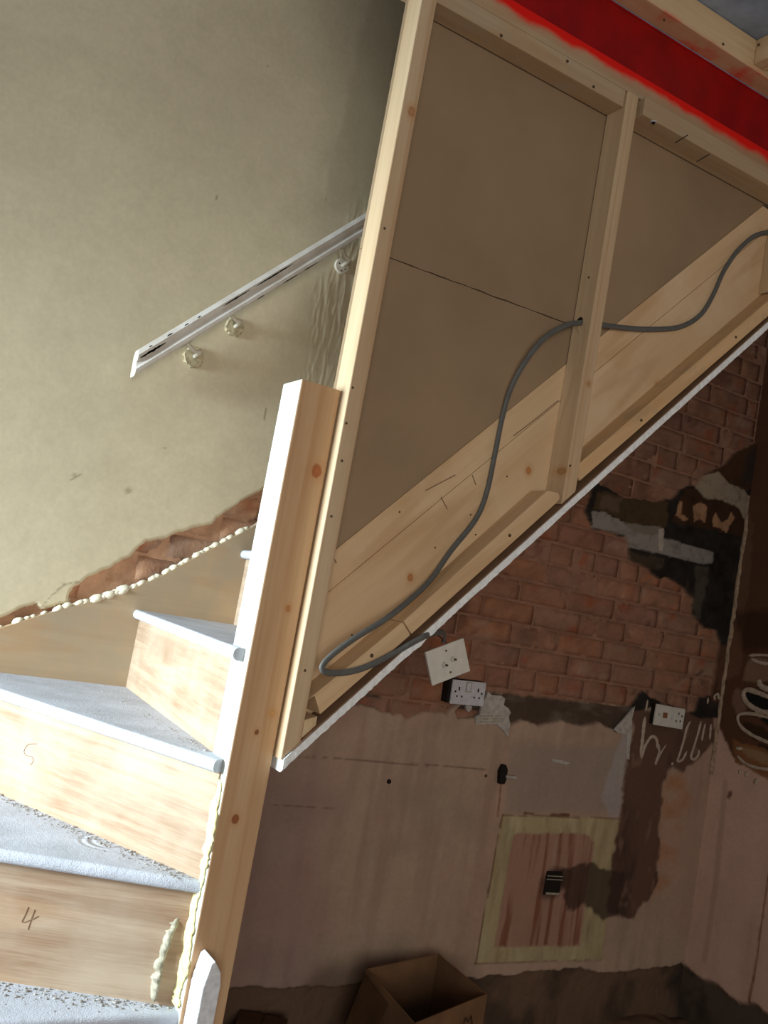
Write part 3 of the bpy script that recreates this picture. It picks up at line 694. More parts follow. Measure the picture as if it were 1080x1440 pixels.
lumpy_strip('paint_skin', [(.728, 1.79, 1.07), (.727, 1.785, .99), (.726, 1.78, .925)], .006, .006, M['foam'], newel, 5)
lumpy_strip('paint_skin', [(.722, 1.775, .872), (.716, 1.768, .82), (.708, 1.765, .79), (.700, 1.763, .73), (.698, 1.762, .67)], .012, .010, M['greycaulk'], newel, 8)
# white painted stub in front of the newel foot
stub = prism('painted_stub', [(.742, .30), (.742, .735), (.750, .778), (.757, .783), (.772, .762), (.776, .74), (.776, .30)], 1.652, 1.7105, M['stubwhite'], None, 'Y', .002)
tag(stub, 'white painted stub of old string board with a rounded top against the newel foot', 'board')

# caulk beads along the wall stringer
bm = bmesh.new(); rs = random.Random(4); s = 0
tp = [np.array(p) for p in top[2:11]]
for i in range(len(tp)-1):
    L0 = np.linalg.norm(tp[i+1]-tp[i]); n = max(2, int(L0/.0155))
    for k in range(n):
        p = tp[i]+(tp[i+1]-tp[i])*((k+rs.random()*.6)/n); r = rs.uniform(.004, .0115)
        if .62 < p[0] < .74: r *= 1.7
        if rs.random() < .22: continue
        mt = Matrix.Translation((p[0], 2.652, p[1]+.002))@Matrix.Rotation(-.6, 4, 'Y')@Matrix.Diagonal((1.5, 1.3, .85, 1))
        g = bmesh.ops.create_icosphere(bm, subdivisions=2, radius=r, matrix=mt)
        for v in g['verts']: v.co += Vector((rs.uniform(-1, 1), rs.uniform(-1, 1), rs.uniform(-1, 1)))*r*.14
bm_obj('filler_bead', bm, M['caulk'], stair, smooth=True)['kind'] = 'stuff'

# dust crumbs and chips lying on the treads
def chip_mesh(bm, c, r, rs, flat=.5):
    g = bmesh.ops.create_icosphere(bm, subdivisions=1, radius=r, matrix=Matrix.Translation(c)@Matrix.Rotation(rs.random()*6, 4, 'Z')@Matrix.Diagonal((rs.uniform(.8, 1.6), 1, flat, 1)))
    for v in g['verts']: v.co += Vector((rs.uniform(-1, 1), rs.uniform(-1, 1), rs.uniform(-.5, .5)))*r*.22
def crumbs(name, line, z, n, spread, label, seed, x_min=.36):
    rs = random.Random(seed); bm = bmesh.new(); p, q = np.array(line[0]), np.array(line[1]); t = (q-p)/np.linalg.norm(q-p); nr = np.array([t[1], -t[0]])
    i = 0
    while i < n:
        s = rs.random(); w = p+(q-p)*s
        if w[0] < x_min: continue
        d = abs(rs.gauss(0, spread))+.003; w = w+nr*d; r = rs.choice([.0012, .0015, .002, .0028]) if rs.random() < .96 else .0045
        if d > spread*1.2: r *= .7
        if w[0] > .728 or w[1] < 1.74: i += 1; continue
        chip_mesh(bm, (w[0], w[1], z+r*.35), r, rs); i += 1
    o = bm_obj(name, bm, M['chipstone'], None); tag(o, label, 'debris', kind='stuff')
crumbs('plaster_crumbs', R2, Z[1], 330, .035, 'plaster crumbs strewn along the foot of the lowest brown riser', 11)
crumbs('plaster_crumbs', R3, Z[2], 420, .030, 'plaster crumbs strewn along the foot of the bright middle riser', 12)
crumbs('plaster_crumbs', R4, Z[3], 300, .028, 'plaster crumbs strewn across the upper winder tread', 13)
def chip(name, px_, py_, z, r, label, seed, flat=.5, mat=None):
    rs = random.Random(seed); p = at(px_, py_, Z=z); bm = bmesh.new()
    chip_mesh(bm, (p[0], p[1], z+r*flat*.8), r, rs, flat)
    o = bm_obj(name, bm, mat or M['chipstone'], None); tag(o, label, 'debris'); return o
chip('plaster_lump', 140, 1156, Z[2], .008, 'grey plaster lump at the foot of the bright riser on the middle tread', 21, .7)
chip('plaster_lump', 201, 971, Z[3], .0085, 'brown lump beside the upper riser on the upper winder tread', 22, .6, M['rust'])
chip('plaster_lump', 262, 1013, Z[3], .007, 'dark grey lump nearest the newel on the upper winder tread', 23, .6)
chip('plaster_lump', 108, 1388, Z[1], .0065, 'small dark lump in the middle of the lowest visible tread', 24, .6)
chip('plaster_lump', 188, 1399, Z[1], .005, 'small dark lump right of centre on the lowest visible tread', 25, .6)
# curled paint flake standing on the upper winder tread
fp = at(116, 951, Z=Z[3]); bm = bmesh.new(); rows = []
for i in range(9):
    a = i/8; row = []
    for j in range(4):
        b = j/3; row.append(bm.verts.new((fp[0]-.028+.056*a, fp[1]-.008+.02*b, Z[3]+.0004+.012*(2*a-1)**2*(.3+b)+.010*math.exp(-((a-.35)/.12)**2)*b)))
    rows.append(row)
for i in range(8):
    for j in range(3): bm.faces.new((rows[i][j], rows[i+1][j], rows[i+1][j+1], rows[i][j+1]))
bmesh.ops.solidify(bm, geom=bm.faces[:], thickness=.0016)
tag(bm_obj('paint_flake', bm, M['greycaulk'], None), 'curled paint flake lying on the upper winder tread near the wall', 'debris')

# ------------------------------------------------------------------ stud wall
G = 'pine studs of the partition'
def screws(parent, pts, n=(0, -1, 0), r=.0036, mat=None, **plane):
    for (px_, py_) in pts:
        p = at(px_, py_, **plane); bm = bmesh.new(); add_disc(bm, p, n, r, .0016, 10)
        bm_obj('screw', bm, mat or M['rust'], parent)
def timber(name, label, cat, pts, y0, y1, mat, loc, axis='Y', bev=.0022):
    t = thing(name, label, cat, loc); prism('timber', pts, y0, y1, mat, t, axis, bev); return t
BL = lambda x: 1.149+1.0612*(x-.835)          # top face of the soffit board
s1 = timber('stud', 'tall pine stud running out of the picture, fixed against the newel post', 'stud', [(.826, BL(.826)+.003), (.862, BL(.862)+.003), (.862, 2.762), (.826, 2.762)], 1.682, 1.7445, M['stud'], (.844, 1.714, BL(.844)))
screws(s1, [(429, 943), (481, 648), (487, 595), (466, 726), (541, 321), (496, 545)], Y=1.681, r=.0028)
s2 = timber('stud', 'middle pine stud drilled for the grey cable', 'stud', [(1.403, BL(1.403)+.010), (1.438, BL(1.438)+.010), (1.438, 2.762), (1.403, 2.762)], 1.680, 1.7445, M['stud'], (1.42, 1.714, BL(1.42)))
screws(s2, [(802, 655), (828, 390)], Y=1.679, r=.0028)
# splintered hole where the cable comes through
hp = at(815, 452, X=1.4025); bm = bmesh.new(); add_disc(bm, hp, (-1, 0, 0), .011, .0012, 12); bm_obj('cable_hole', bm, M['dark'], s2)
bm = bmesh.new(); add_prism(bm, [(hp[1]-.010, hp[2]-.030), (hp[1]-.002, hp[2]-.012), (hp[1]+.004, hp[2]-.010), (hp[1]-.002, hp[2]-.024)], 1.3995, 1.4024, 'X'); bm_obj('splinter', bm, M['stud'], s2)
s3 = timber('stud', 'last pine stud at the right edge behind the upper bay', 'stud', [(2.014, BL(2.014)+.07), (2.052, BL(2.052)+.07), (2.052, 2.715), (2.014, 2.715)], 1.690, 1.7445, M['stud'], (2.03, 1.714, BL(2.03)))
# header timbers
hd = timber('header_plate', 'long horizontal pine header with red overspray along its top edge', 'beam', [(.826, 2.766), (2.8, 2.766), (2.8, 2.820), (.826, 2.820)], 1.688, 1.80, M['beam_red'], (1.8, 1.74, 2.766))
g1 = timber('noggin', 'horizontal pine noggin closing the top of the larger bay', 'beam', [(.8635, 2.722), (1.4015, 2.722), (1.4015, 2.7645), (.8635, 2.7645)], 1.686, 1.7445, M['beam_x'], (1.13, 1.71, 2.722))
screws(g1, [(705, 50), (798, 86), (835, 122)], Y=1.685, r=.0038)
g2 = timber('noggin', 'dusty pine batten with a square bolt mark closing the top of the smaller bay', 'beam', [(1.452, 2.720), (2.8, 2.720), (2.8, 2.7645), (1.452, 2.7645)], 1.672, 1.7445, M['beam_x'], (2.1, 1.71, 2.720))
bp = at(919, 172, Z=2.7195); bm = bmesh.new(); add_disc(bm, bp, (0, 0, -1), .010, .002, 4); bm_obj('bolt_plate', bm, M['white_dusty'], g2)
bm = bmesh.new(); add_disc(bm, bp-np.array([0, 0, .0015]), (0, 0, -1), .005, .002, 8); bm_obj('bolt_head', bm, M['dark'], g2)
for q in ((955, 195), (985, 222)):
    p = at(*q, Z=2.7195); bm = bmesh.new(); add_prism(bm, [(p[0]-.001, p[1]-.028), (p[0]+.001, p[1]-.028), (p[0]+.010, p[1]+.02), (p[0]+.008, p[1]+.02)], 2.7188, 2.7202, 'Z'); bm_obj('saw_cut', bm, M['chip'], g2)
# red steel beam
steel = thing('steel_beam', 'red painted steel beam running between the two horizontal timbers', 'beam', (1.8, 1.79, 2.822))
prism('web', [(.70, 2.828), (2.9, 2.828), (2.9, 2.9935), (.70, 2.9935)], 1.740, 1.752, M['red'], steel)
prism('flange', [(.70, 2.8215), (2.9, 2.8215), (2.9, 2.829), (.70, 2.829)], 1.700, 1.79, M['red'], steel)
prism('flange', [(.70, 2.994), (2.9, 2.994), (2.9, 2.9995), (.70, 2.9995)], 1.739, 1.79, M['red'], steel)
# upper timbers
tr = timber('trimmer_joist', 'upper horizontal pine trimmer above the red steel', 'beam', [(.70, 3.001), (2.9, 3.001), (2.9, 3.080), (.70, 3.080)], 1.682, 1.740, wood('pine_trimmer', 'X', (222, 198, 160), (202, 172, 130), red=(3.012, 2.992)), (1.8, 1.71, 3.0))
screws(tr, [(1017, 62), (934, 28)], Y=1.681, r=.0038)
jo = timber('joist', 'pine ceiling joist butting the trimmer at the upper right corner', 'beam', [(1.800, 3.012), (1.846, 3.012), (1.846, 3.080), (1.800, 3.080)], .30, 1.6805, M['joist'], (1.82, 1.0, 3.012))
screws(jo, [(1067, 63)], (-1, 0, 0), .004, X=1.799)

# battens under the stringer
def rake(a, b, h):
    """a,b = lower edge ends (x,z); h = height measured square to the rake"""
    a = np.array(a); b = np.array(b); t = (b-a)/np.linalg.norm(b-a); n = np.array([-t[1], t[0]])*h; return [tuple(a), tuple(b), tuple(b+n), tuple(a+n)]
r0 = rake((.893, 1.236), (1.067, 1.417), .034)
b1 = timber('batten', 'short lower piece of raking batten with square cut end near the newel', 'batten', [r0[0], r0[1], r0[2], (r0[3][0]-.012, r0[3][1]-.002), (.875, 1.272)], 1.682, 1.7445, M['batten'], (.98, 1.71, 1.23))
screws(b1, [(523, 922)], Y=1.681, r=.0042)
r0 = rake((1.069, 1.419), (1.388, 1.762), .034)
b2 = timber('batten', 'raking batten on the stringer foot, ending at the middle stud', 'batten', [r0[0], r0[1], (1.398, 1.774), (1.392, 1.786), (r0[2][0]-.004, r0[2][1]), r0[3]], 1.682, 1.7445, M['batten'], (1.23, 1.71, 1.42))
screws(b2, [(717, 753)], Y=1.681, r=.0038)
r0 = rake((1.447, 1.826), (2.255, 2.665), .034)
b3 = timber('batten', 'raking batten right of the middle stud with a smeared grey patch', 'batten', r0, 1.682, 1.7445,
            wood('pine_batten_smeared', 'S', (220, 186, 140), (202, 162, 114), streak=30, stain=(7, (160, 146, 118), 0.5, 0.8)), (2.0, 1.71, 1.85))
screws(b3, [(902, 591), (1035, 474)], Y=1.681, r=.0036)

# plasterboards (brown backs) behind the studs
def sl(x): return 1.559+1.0559*(x-.892)
PBY = (1.749, 1.7615)
jz = lambda x: 2.186+.02*(x-.86)
def jag(x0, x1, zf, n, amp, seed):
    rs = random.Random(seed); return [(x0+(x1-x0)*i/n, zf(x0+(x1-x0)*i/n)+rs.uniform(-amp, amp)) for i in range(n+1)]
up_ = [(.829, 2.7645), (1.42, 2.7645)][::-1]; lowj = jag(.829, 1.42, lambda x: jz(x)+.0014, 34, .0011, 1)
p = prism('plasterboard_sheet', lowj+up_, *PBY, M['pb_back'], None, 'Y', 0); tag(p, 'brown plasterboard sheet in the larger bay above the cracked joint', 'plasterboard')
uj = jag(.829, 1.42, lambda x: jz(x)-.0014, 34, .0011, 2)
p = prism('plasterboard_sheet', [(.829, sl(.829)+.001), (1.42, sl(1.42)+.001)]+uj[::-1], *PBY, M['pb_back'], None, 'Y', 0); tag(p, 'brown plasterboard sheet in the larger bay below the cracked joint', 'plasterboard')
p = prism('plasterboard_sheet', [(1.4215, sl(1.4215)+.001), (2.031, sl(2.031)+.001), (2.031, 2.7645), (1.4215, 2.7645)], *PBY, M['pb_back'], None, 'Y', 0)
tag(p, 'triangular brown plasterboard sheet in the smaller right bay', 'plasterboard')

# soffit board under the flight with a torn white edge
sof = thing('soffit_board', 'white edged plasterboard sloping under the stair flight', 'plasterboard', (1.5, 2.2, 1.1))
n = 300; rs = random.Random(9); bm = bmesh.new(); rings = []
for i in range(n+1):
    x = .832+(2.28-.832)*i/n; zb = 1.126+1.0612*(x-.835); yi = 2.06 if x < 1.12 else 2.63
    j1 = .003*vnoise(np.array([i*.13]), np.array([.5]), 3)[0]+.0012*rs.random(); j2 = .006*vnoise(np.array([i*.09]), np.array([2.5]), 4)[0]+(.006 if x < 1.3 else .003)*rs.random()**2
    t = .0232
    if x > 1.08 and x < 1.10: j2 += .006
    rings.append([bm.verts.new((x+.000, 1.678+j1*.8, zb+t)), bm.verts.new((x, 1.677+j1, zb+.004-j2*.4)), bm.verts.new((x, 1.682+j2, zb-j2*.8+.001)), bm.verts.new((x, yi, zb+.001)), bm.verts.new((x, yi, zb+t))])
for i in range(n):
    for j in range(5): bm.faces.new((rings[i][j], rings[i][(j+1) % 5], rings[i+1][(j+1) % 5], rings[i+1][j]))
bm.faces.new(rings[0]); bm.faces.new(rings[-1][::-1])
bm_obj('board_core', bm, M['gypsum'], sof)
a0 = (.845, 1.1513+1.0612*.010); a1 = (2.27, 1.1513+1.0612*(2.27-.835))
q = rake(a0, a1, .0016); prism('face_paper', q, 1.6785, 1.744, M['paper'], sof, 'Y', 0)
# offcut packed between the stud foot and the board
pk = prism('packer', [(.866, BL(.866)+.004), (.892, BL(.892)+.004), (.892, BL(.892)+.022), (.866, BL(.866)+.040)], 1.69, 1.7435, M['joist'], None); tag(pk, 'small wedge of offcut wood between the tall stud foot and the soffit board', 'offcut')

# ------------------------------------------------------------------ handrail on the party wall
hr = thing('handrail', 'old chipped white handrail on three brackets fixed to the cream wall', 'handrail', (.95, 2.6, 1.97))
A = at(189, 511, Y=2.60); B = at(515, 313, Y=2.60); tdir = (B-A)/np.linalg.norm(B-A); ndir = np.array([-tdir[2], 0, tdir[0]]); B = B+tdir*.45
sec = [(-.004, .026), (-.022, .024), (-.030, .014), (-.028, .006), (-.021, .000), (-.023, -.008), (-.030, -.014), (-.029, -.022), (-.020, -.027), (.016, -.027), (.022, -.018), (.022, .016), (.012, .025)]
bm = bmesh.new(); rg = []
for (P0, cut) in ((A, -1.0), (B, 0)):
    rg.append([bm.verts.new(P0+np.array([0, y, 0])+ndir*n_+tdir*(n_*-cut)) for (y, n_) in sec])
k = len(sec)
for j in range(k): bm.faces.new((rg[0][j], rg[0][(j+1) % k], rg[1][(j+1) % k], rg[1][j]))
bm.faces.new(rg[0]); bm.faces.new(rg[1][::-1])
rail = bm_obj('rail', bm, M['rail'], hr)
# paint chips: thin dark undercoat slivers along the moulding
def chips(spans, n_, y_, w, seed):
    rs = random.Random(seed)
    for (s0, s1) in spans:
        bm = bmesh.new(); m = max(4, int((s1-s0)/.006)); up_, dn = [], []
        for i in range(m+1):
            s = s0+(s1-s0)*i/m; k = math.sin(PI*i/m)**.5 if 0 < i < m else 0.05; c = A+tdir*s+ndir*n_+np.array([0, y_, 0])
            up_.append(bm.verts.new(c+ndir*w*k*rs.uniform(.5, 1.2))); dn.append(bm.verts.new(c-ndir*w*k*rs.uniform(.4, 1.0)))
        for i in range(m): bm.faces.new((dn[i], dn[i+1], up_[i+1], up_[i]))
        bmesh.ops.solidify(bm, geom=bm.faces[:], thickness=.0006)
        bm_obj('paint_chip', bm, M['chip'], rail)
LR = .75
chips([(.01, .10)], .0045, -.0290, .0035, 1); chips([(.30, .40), (.42, .565)], .0085, -.0302, .0022, 2); chips([(.05, .062), (.11, .13), (.17, .185), (.215, .228)], .017, -.0290, .002, 3)
chips([(.40, .43), (.50, .56), (.58, .64)], -.0245, -.0272, .0016, 4)
for (dx, dy, r, tx, ty, patch) in ((273, 502, .031, 263, 486, 1), (330, 460, .028, 324, 444, 1), (481, 374, .024, 478, 348, 0)):
    c = at(dx, dy, Y=YW-.006); br = bm_o = None
    bm = bmesh.new(); add_disc(bm, c+np.array([0, .0015, 0]), (0, -1, 0), r, .009, 28)
    if patch:
        rs = random.Random(dx)
        for v in bm.verts: v.co += Vector((rs.uniform(-1, 1)*.003, rs.uniform(-1, 1)*.001, rs.uniform(-1, 1)*.003))
    bm_obj('bracket_rose', bm, M['mortar_patch'] if patch else M['gloss'], hr)
    if not patch:
        for (sx, sz) in ((-.012, .004), (.011, -.008), (0, -.016)):
            bm = bmesh.new(); add_disc(bm, c+np.array([sx, -.003, sz]), (0, -1, 0), .0028, .0022, 8); bm_obj('screw', bm, M['rust'], hr)
    e = at(tx, ty, Y=2.607)
    pth = catmull([e+np.array([0, 0, .006]), np.array([c[0]*.6+e[0]*.4, 2.612, c[2]*.55+e[2]*.45]), np.array([c[0]+.002, 2.622, c[2]+.010]), np.array([c[0], 2.657, c[2]])], 6)
    bm = bmesh.new(); add_sweep(bm, pth, .0058, .0058, (0.2, -.3, 1) if False else (1, 0, .2), 10); bm_obj('bracket_arm', bm, M['gloss'], hr, smooth=True)
    q0 = e+tdir*-.02; q1 = e+tdir*.02; bm = bmesh.new(); add_sweep(bm, [q0+ndir*.004, q1+ndir*.004], .010, .0022, tuple(ndir), 8); bm_obj('bracket_strap', bm, M['gloss'], hr)

# ------------------------------------------------------------------ grey cable
cp = [(1150, 330, 1.738), (1078, 327, 1.738), (1045, 345, 1.738), (1020, 378, 1.738), (1003, 415, 1.738), (985, 443, 1.738), (955, 460, 1.736), (910, 463, 1.733), (870, 460, 1.728), (848, 457, 1.722), (833, 455, 1.715), (815, 454, 1.710), (795, 458, 1.704), (765, 476, 1.704), (738, 510, 1.715), (718, 548, 1.730), (706, 590, 1.738), (696, 640, 1.738), (684, 695, 1.738), (668, 732, 1.738), (634, 775, 1.735), (606, 815, 1.722), (575, 845, 1.700), (540, 872, 1.676), (498, 898, 1.672), (466, 922, 1.670), (453, 938, 1.668), (462, 946, 1.668), (490, 945, 1.668), (520, 936, 1.668), (555, 918, 1.668), (585, 901, 1.666), (602, 893, 1.680), (617, 889, 1.78), (624, 891, 1.90), (625, 898, 1.985), (623, 903, 2.0)]
path = catmull([at(a, b, Y=c) for a, b, c in cp], 7)
bm = bmesh.new(); add_sweep(bm, path, .0064, .0034, (0, -1, 0), 10)
tag(bm_obj('cable', bm, M['cable'], None, smooth=True), 'flat grey electric cable looping down the stair side through the middle stud', 'cable')

# ------------------------------------------------------------------ electrical fittings
def quad_frame(cs, y):
    """corners tl,tr,br,bl in pixels on plane Y=y -> centre, unit axes, half sizes of the true rectangle"""
    c = [at(a, b, Y=y) for a, b in cs]; o = sum(c)/4; ex = (c[1]-c[0]+c[2]-c[3])/2; w = np.linalg.norm(ex); ex /= w
    ez = (c[0]-c[3]+c[1]-c[2])/2; ez = ez-ex*(ez@ex); h = np.linalg.norm(ez); return o, ex, ez/h, w/2, h/2
def fplate(t, name, o, ex, ez, x0, x1, z0, z1, d0, d1, mat, parent=None, bev=.0012):
    bm = bmesh.new(); add_prism(bm, [(x0, z0), (x1, z0), (x1, z1), (x0, z1)], -d1, -d0, 'Y', bev)
    R = Matrix(((ex[0], 0, ez[0], o[0]), (ex[1], 1, ez[1], o[1]), (ex[2], 0, ez[2], o[2]), (0, 0, 0, 1)))
    bm.transform(R); return bm_obj(name, bm, mat, parent or t)
# double socket
o, ex, ez, w, h = quad_frame([(637, 955), (684, 960), (676, 993), (630, 989)], 2.640)
t = thing('double_socket', 'grey white double socket at the bottom of the bare bricks under the hanging plate', 'socket', tuple(o-ez*h))
fplate(t, 'back_box', o, ex, ez, -w*.97-.012, w*.9, -h*.95, h*1.02, -.035, 0, M['dark'])
fp_ = fplate(t, 'faceplate', o, ex, ez, -w, w, -h, h, 0, .008, M['white_dusty'], bev=.002)
fplate(t, 'rocker_switch', o, ex, ez, -.011, .006, .006, h-.006, .008, .0105, M['white_dusty'])
fplate(t, 'rocker_surround', o, ex, ez, -.014, .009, .003, h-.004, .008, .0086, M['greycaulk'])
for sx in (-1, 1):
    for (a, b, ww, hh) in ((sx*.040 if sx < 0 else .038, .012, .0025, .006), (sx*.040-.015 if sx > 0 else -.026, -.013, .0028, .0028), (sx*.040+.006 if sx > 0 else -.046, -.013, .0028, .0028), (sx*.054, .002, .003, .003)):
        fplate(t, 'pin_hole', o, ex, ez, a-ww, a+ww, b-hh, b+hh, .0078, .0090, M['dark'], bev=0)
# hanging twin dimmer plate
o, ex, ez, w, h = quad_frame([(594, 918), (649, 897), (661, 943), (609, 963)], 2.0)
t = thing('switch_plate', 'square white switch plate dangling tilted from the grey cable', 'switch', tuple(o-ez*h))
fplate(t, 'faceplate', o, ex, ez, -w, w, -h, h, 0, .006, M['white'], bev=.0018)
fplate(t, 'plate_rim', o, ex, ez, -w+.003, w-.003, -h+.003, h-.003, -.008, 0, M['white'])
for (a, b) in ((-.014, -.003), (.014, .003)):
    c = o+ex*a+ez*b-np.array([0, .010, 0]); bm = bmesh.new(); add_disc(bm, c, (0, -1, 0), .0075, .010, 14); kn = bm_obj('knob_spindle', bm, M['white'], t)
    bm = bmesh.new(); add_disc(bm, c-np.array([0, .007, 0]), (0, -1, 0), .0032, .008, 8); bm_obj('spindle_tip', bm, M['metal'], kn)
for b in (h*.66, -h*.62):
    bm = bmesh.new(); add_disc(bm, o+ez*b-np.array([0, .0065, 0]), (0, -1, 0), .0028, .002, 10); bm_obj('screw', bm, M['metal'], t)
bm = bmesh.new(); add_sweep(bm, catmull([at(612, 890, Y=1.9), at(620, 897, Y=2.0), at(628, 905, Y=2.012), at(630, 915, Y=2.012)], 5), .0016, .0016, (0, -1, 0), 6); bm_obj('core_wire', bm, M['wire'], t)
# cooker control
o, ex, ez, w, h = quad_frame([(921, 989), (962, 997), (957, 1025), (918, 1019)], 2.645)
t = thing('cooker_switch', 'cream cooker switch with socket near the corner beside the glue squiggles', 'socket', tuple(o-ez*h))
fplate(t, 'back_box', o, ex, ez, -w*.95, w*.95, -h*.95, h*.95, -.03, 0, M['dark']); fplate(t, 'faceplate', o, ex, ez, -w, w, -h, h, 0, .009, M['white'], bev=.002)
fplate(t, 'rocker_switch', o, ex, ez, -.040, -.018, -.008, .013, .009, .013, M['rocker']); fplate(t, 'indicator_dot', o, ex, ez, -.062, -.058, .000, .005, .009, .0098, M['dark'], bev=0)
fplate(t, 'rocker_switch', o, ex, ez, .004, .016, -.012, .008, .009, .0115, M['white_dusty'])
for (a, b) in ((.045, .018), (.036, -.012), (.058, -.010), (.064, .010)): fplate(t, 'pin_hole', o, ex, ez, a-.0026, a+.0026, b-.004, b+.004, .0088, .0098, M['dark'], bev=0)
# small black terminal with white stub above the hatch
c = at(707, 1089, Y=YW-.010); t = thing('terminal_block', 'small black wall connector with a white stub above the yellow frame', 'connector', tuple(c))
bm = bmesh.new(); add_prism(bm, [(c[0]-.013, c[2]-.032), (c[0]+.009, c[2]-.032), (c[0]+.014, c[2]-.018), (c[0]+.014, c[2]+.018), (c[0]+.004, c[2]+.034), (c[0]-.010, c[2]+.034), (c[0]-.020, c[2]+.010), (c[0]-.016, c[2]-.010)], YW-.018, YW-.002, 'Y', .002); bm_obj('body', bm, M['dark'], t)
bm = bmesh.new(); add_sweep(bm, [c+np.array([.006, -.012, -.004]), c+np.array([.045, -.018, -.004])], .005, .004, (0, -1, 0), 8); bm_obj('stub', bm, M['adhesive'], t)
# recessed back box in the hatch
c = at(777, 1241, Y=YW); t = thing('back_box', 'dark square back box let into the scraped plaster inside the yellow frame', 'back box', (c[0], YW-.004, c[2]-.045))
prism('cavity', [(c[0]-.036, c[2]-.042), (c[0]+.036, c[2]-.042), (c[0]+.036, c[2]+.040), (c[0]-.036, c[2]+.040)], YW-.005, YW+.03, M['dark'], t)
for zz in (.024, .012): prism('conductor', [(c[0]-.036, c[2]+zz), (c[0]+.038, c[2]+zz-.002), (c[0]+.038, c[2]+zz+.001), (c[0]-.036, c[2]+zz+.003)], YW-.010, YW-.0052, M['greycaulk'], t)
prism('box_lip', [(c[0]-.030, c[2]-.040), (c[0]+.030, c[2]-.042), (c[0]+.034, c[2]-.034), (c[0]-.030, c[2]-.032)], YW-.009, YW-.0052, M['greycaulk'], t)

# torn adhesive patches and glue squiggles on the walls
def patch(name, poly, mat, d=.004, seed=1, parent=None):
    bm = bmesh.new(); add_prism(bm, W(*poly), YW-d, YW+.004, 'Y', 0); return bm_obj(name, bm, mat, parent or wall_back)
pt = patch('adhesive_patch', [(685, 972), (690, 977), (704, 978), (709, 982), (707, 991), (714, 996), (717, 1002), (714, 1007), (716, 1018), (713, 1036), (706, 1026), (697, 1018), (668, 1018), (668, 1007), (674, 1004), (676, 992), (679, 984), (683, 980)], M['adhesive'], .006)
for k in range(3):
    y_ = 1006+k*4
    patch('comb_groove', [(669, y_), (703, y_-1), (703, y_+.9), (669, y_+1.6)], M['greycaulk'], .0068, parent=pt)
patch('adhesive_patch', [(655, 991), (663, 993), (662, 998), (658, 1001), (654, 997)], M['adhesive'], .004)
pt2 = patch('adhesive_patch', [(892, 993), (888, 1010), (887, 1035), (885, 1050), (884, 1068), (879, 1066), (880, 1046), (879, 1032), (868, 1030), (863, 1026), (868, 1020), (876, 1012), (884, 1002)], M['adhesive'], .004)
patch('adhesive_patch', [(775, 1067), (790, 1069), (803, 1073), (795, 1075), (777, 1071)], M['adhesive'], .003)
def bead(pts, r, mat=None, wall='back', flat=.5):
    if wall == 'back': path = catmull([at(a, b, Y=YW-.001) for a, b in pts], 5); up = (0, -1, 0)
    else: path = catmull([at(a, b, X=XR-.001) for a, b in pts], 6); up = (-1, 0, 0)
    n = len(path); rs = random.Random(int(pts[0][0]*7+pts[0][1])); ra = [r*(.75+.5*vnoise(np.array([i*.35]), np.array([rs.random()*9]), 5)[0]) for i in range(n)]
    bm = bmesh.new(); add_sweep(bm, path, ra, r*flat, up, 8, taper=True); return bm_obj('adhesive_bead', bm, mat or M['glue'], wall_back if wall == 'back' else bpy.data.objects['wall_right'], smooth=True)
for pts, r in (([(911, 984), (908, 1000)], .006), ([(907, 1008), (905, 1025), (903, 1045), (901, 1065)], .009), ([(902, 1067), (906, 1052), (914, 1038), (920, 1036), (924, 1042), (924, 1052)], .007), ([(925, 1043), (927, 1058), (923, 1070), (922, 1076)], .006), ([(922, 1075), (930, 1058), (937, 1047)], .004),
               ([(971, 1014), (966, 1024), (962, 1040), (956, 1060), (953, 1070), (960, 1068), (966, 1056)], .006), ([(986, 1014), (982, 1030), (976, 1050), (972, 1064), (976, 1068), (982, 1062), (983, 1054)], .006), ([(992, 1017), (989, 1030), (987, 1042)], .006), ([(1000, 1018), (999, 1030), (998, 1040)], .006), ([(1008, 1027), (1006, 1034)], .007),
               ([(996, 981), (995, 990)], .006), ([(1006, 985), (1005, 979), (1010, 976), (1011, 982), (1018, 978), (1023, 973)], .006), ([(1014, 1008), (1019, 1003)], .006), ([(946, 1072), (945, 1076)], .006)):
    bead(pts, r)
for pts, r in (([(1100, 1002), (1080, 1002), (1064, 998), (1050, 988), (1045, 976), (1050, 970), (1060, 972), (1080, 980), (1100, 990)], .011), ([(1120, 1022), (1090, 1012), (1060, 1004), (1042, 1004), (1037, 1010), (1042, 1022), (1058, 1034), (1080, 1044), (1110, 1056)], .0075), ([(1068, 955), (1068, 962), (1076, 968), (1095, 972)], .012), ([(1052, 922), (1066, 921), (1085, 922)], .006), ([(1055, 926), (1070, 932), (1090, 934)], .008),
               ([(1036, 1062), (1046, 1072), (1062, 1079), (1085, 1083), (1110, 1090)], .0065), ([(1034, 1052), (1044, 1053)], .008), ([(1039, 1084), (1042, 1086)], .010), ([(1047, 1088), (1051, 1089)], .010), ([(1060, 1102), (1066, 1096)], .010)):
    bead(pts, r, wall='right', flat=.35)
# filler down the internal corner
bm = bmesh.new(); rs = random.Random(8); pth = []
for i in range(46):
    z = 2.10-i*.0235; pth.append(np.array([XR-.004+rs.uniform(-.002, .002), YW-.004+rs.uniform(-.002, .002), z]))
add_sweep(bm, pth, [rs.uniform(.006, .013) for _ in pth], .008, (1, 0, 0), 7); bm_obj('corner_filler', bm, M['mortar_patch'] if False else plain('dirty_corner_filler', (184, 158, 132), .9, .1, .3, 60, .8), wall_back, smooth=True)
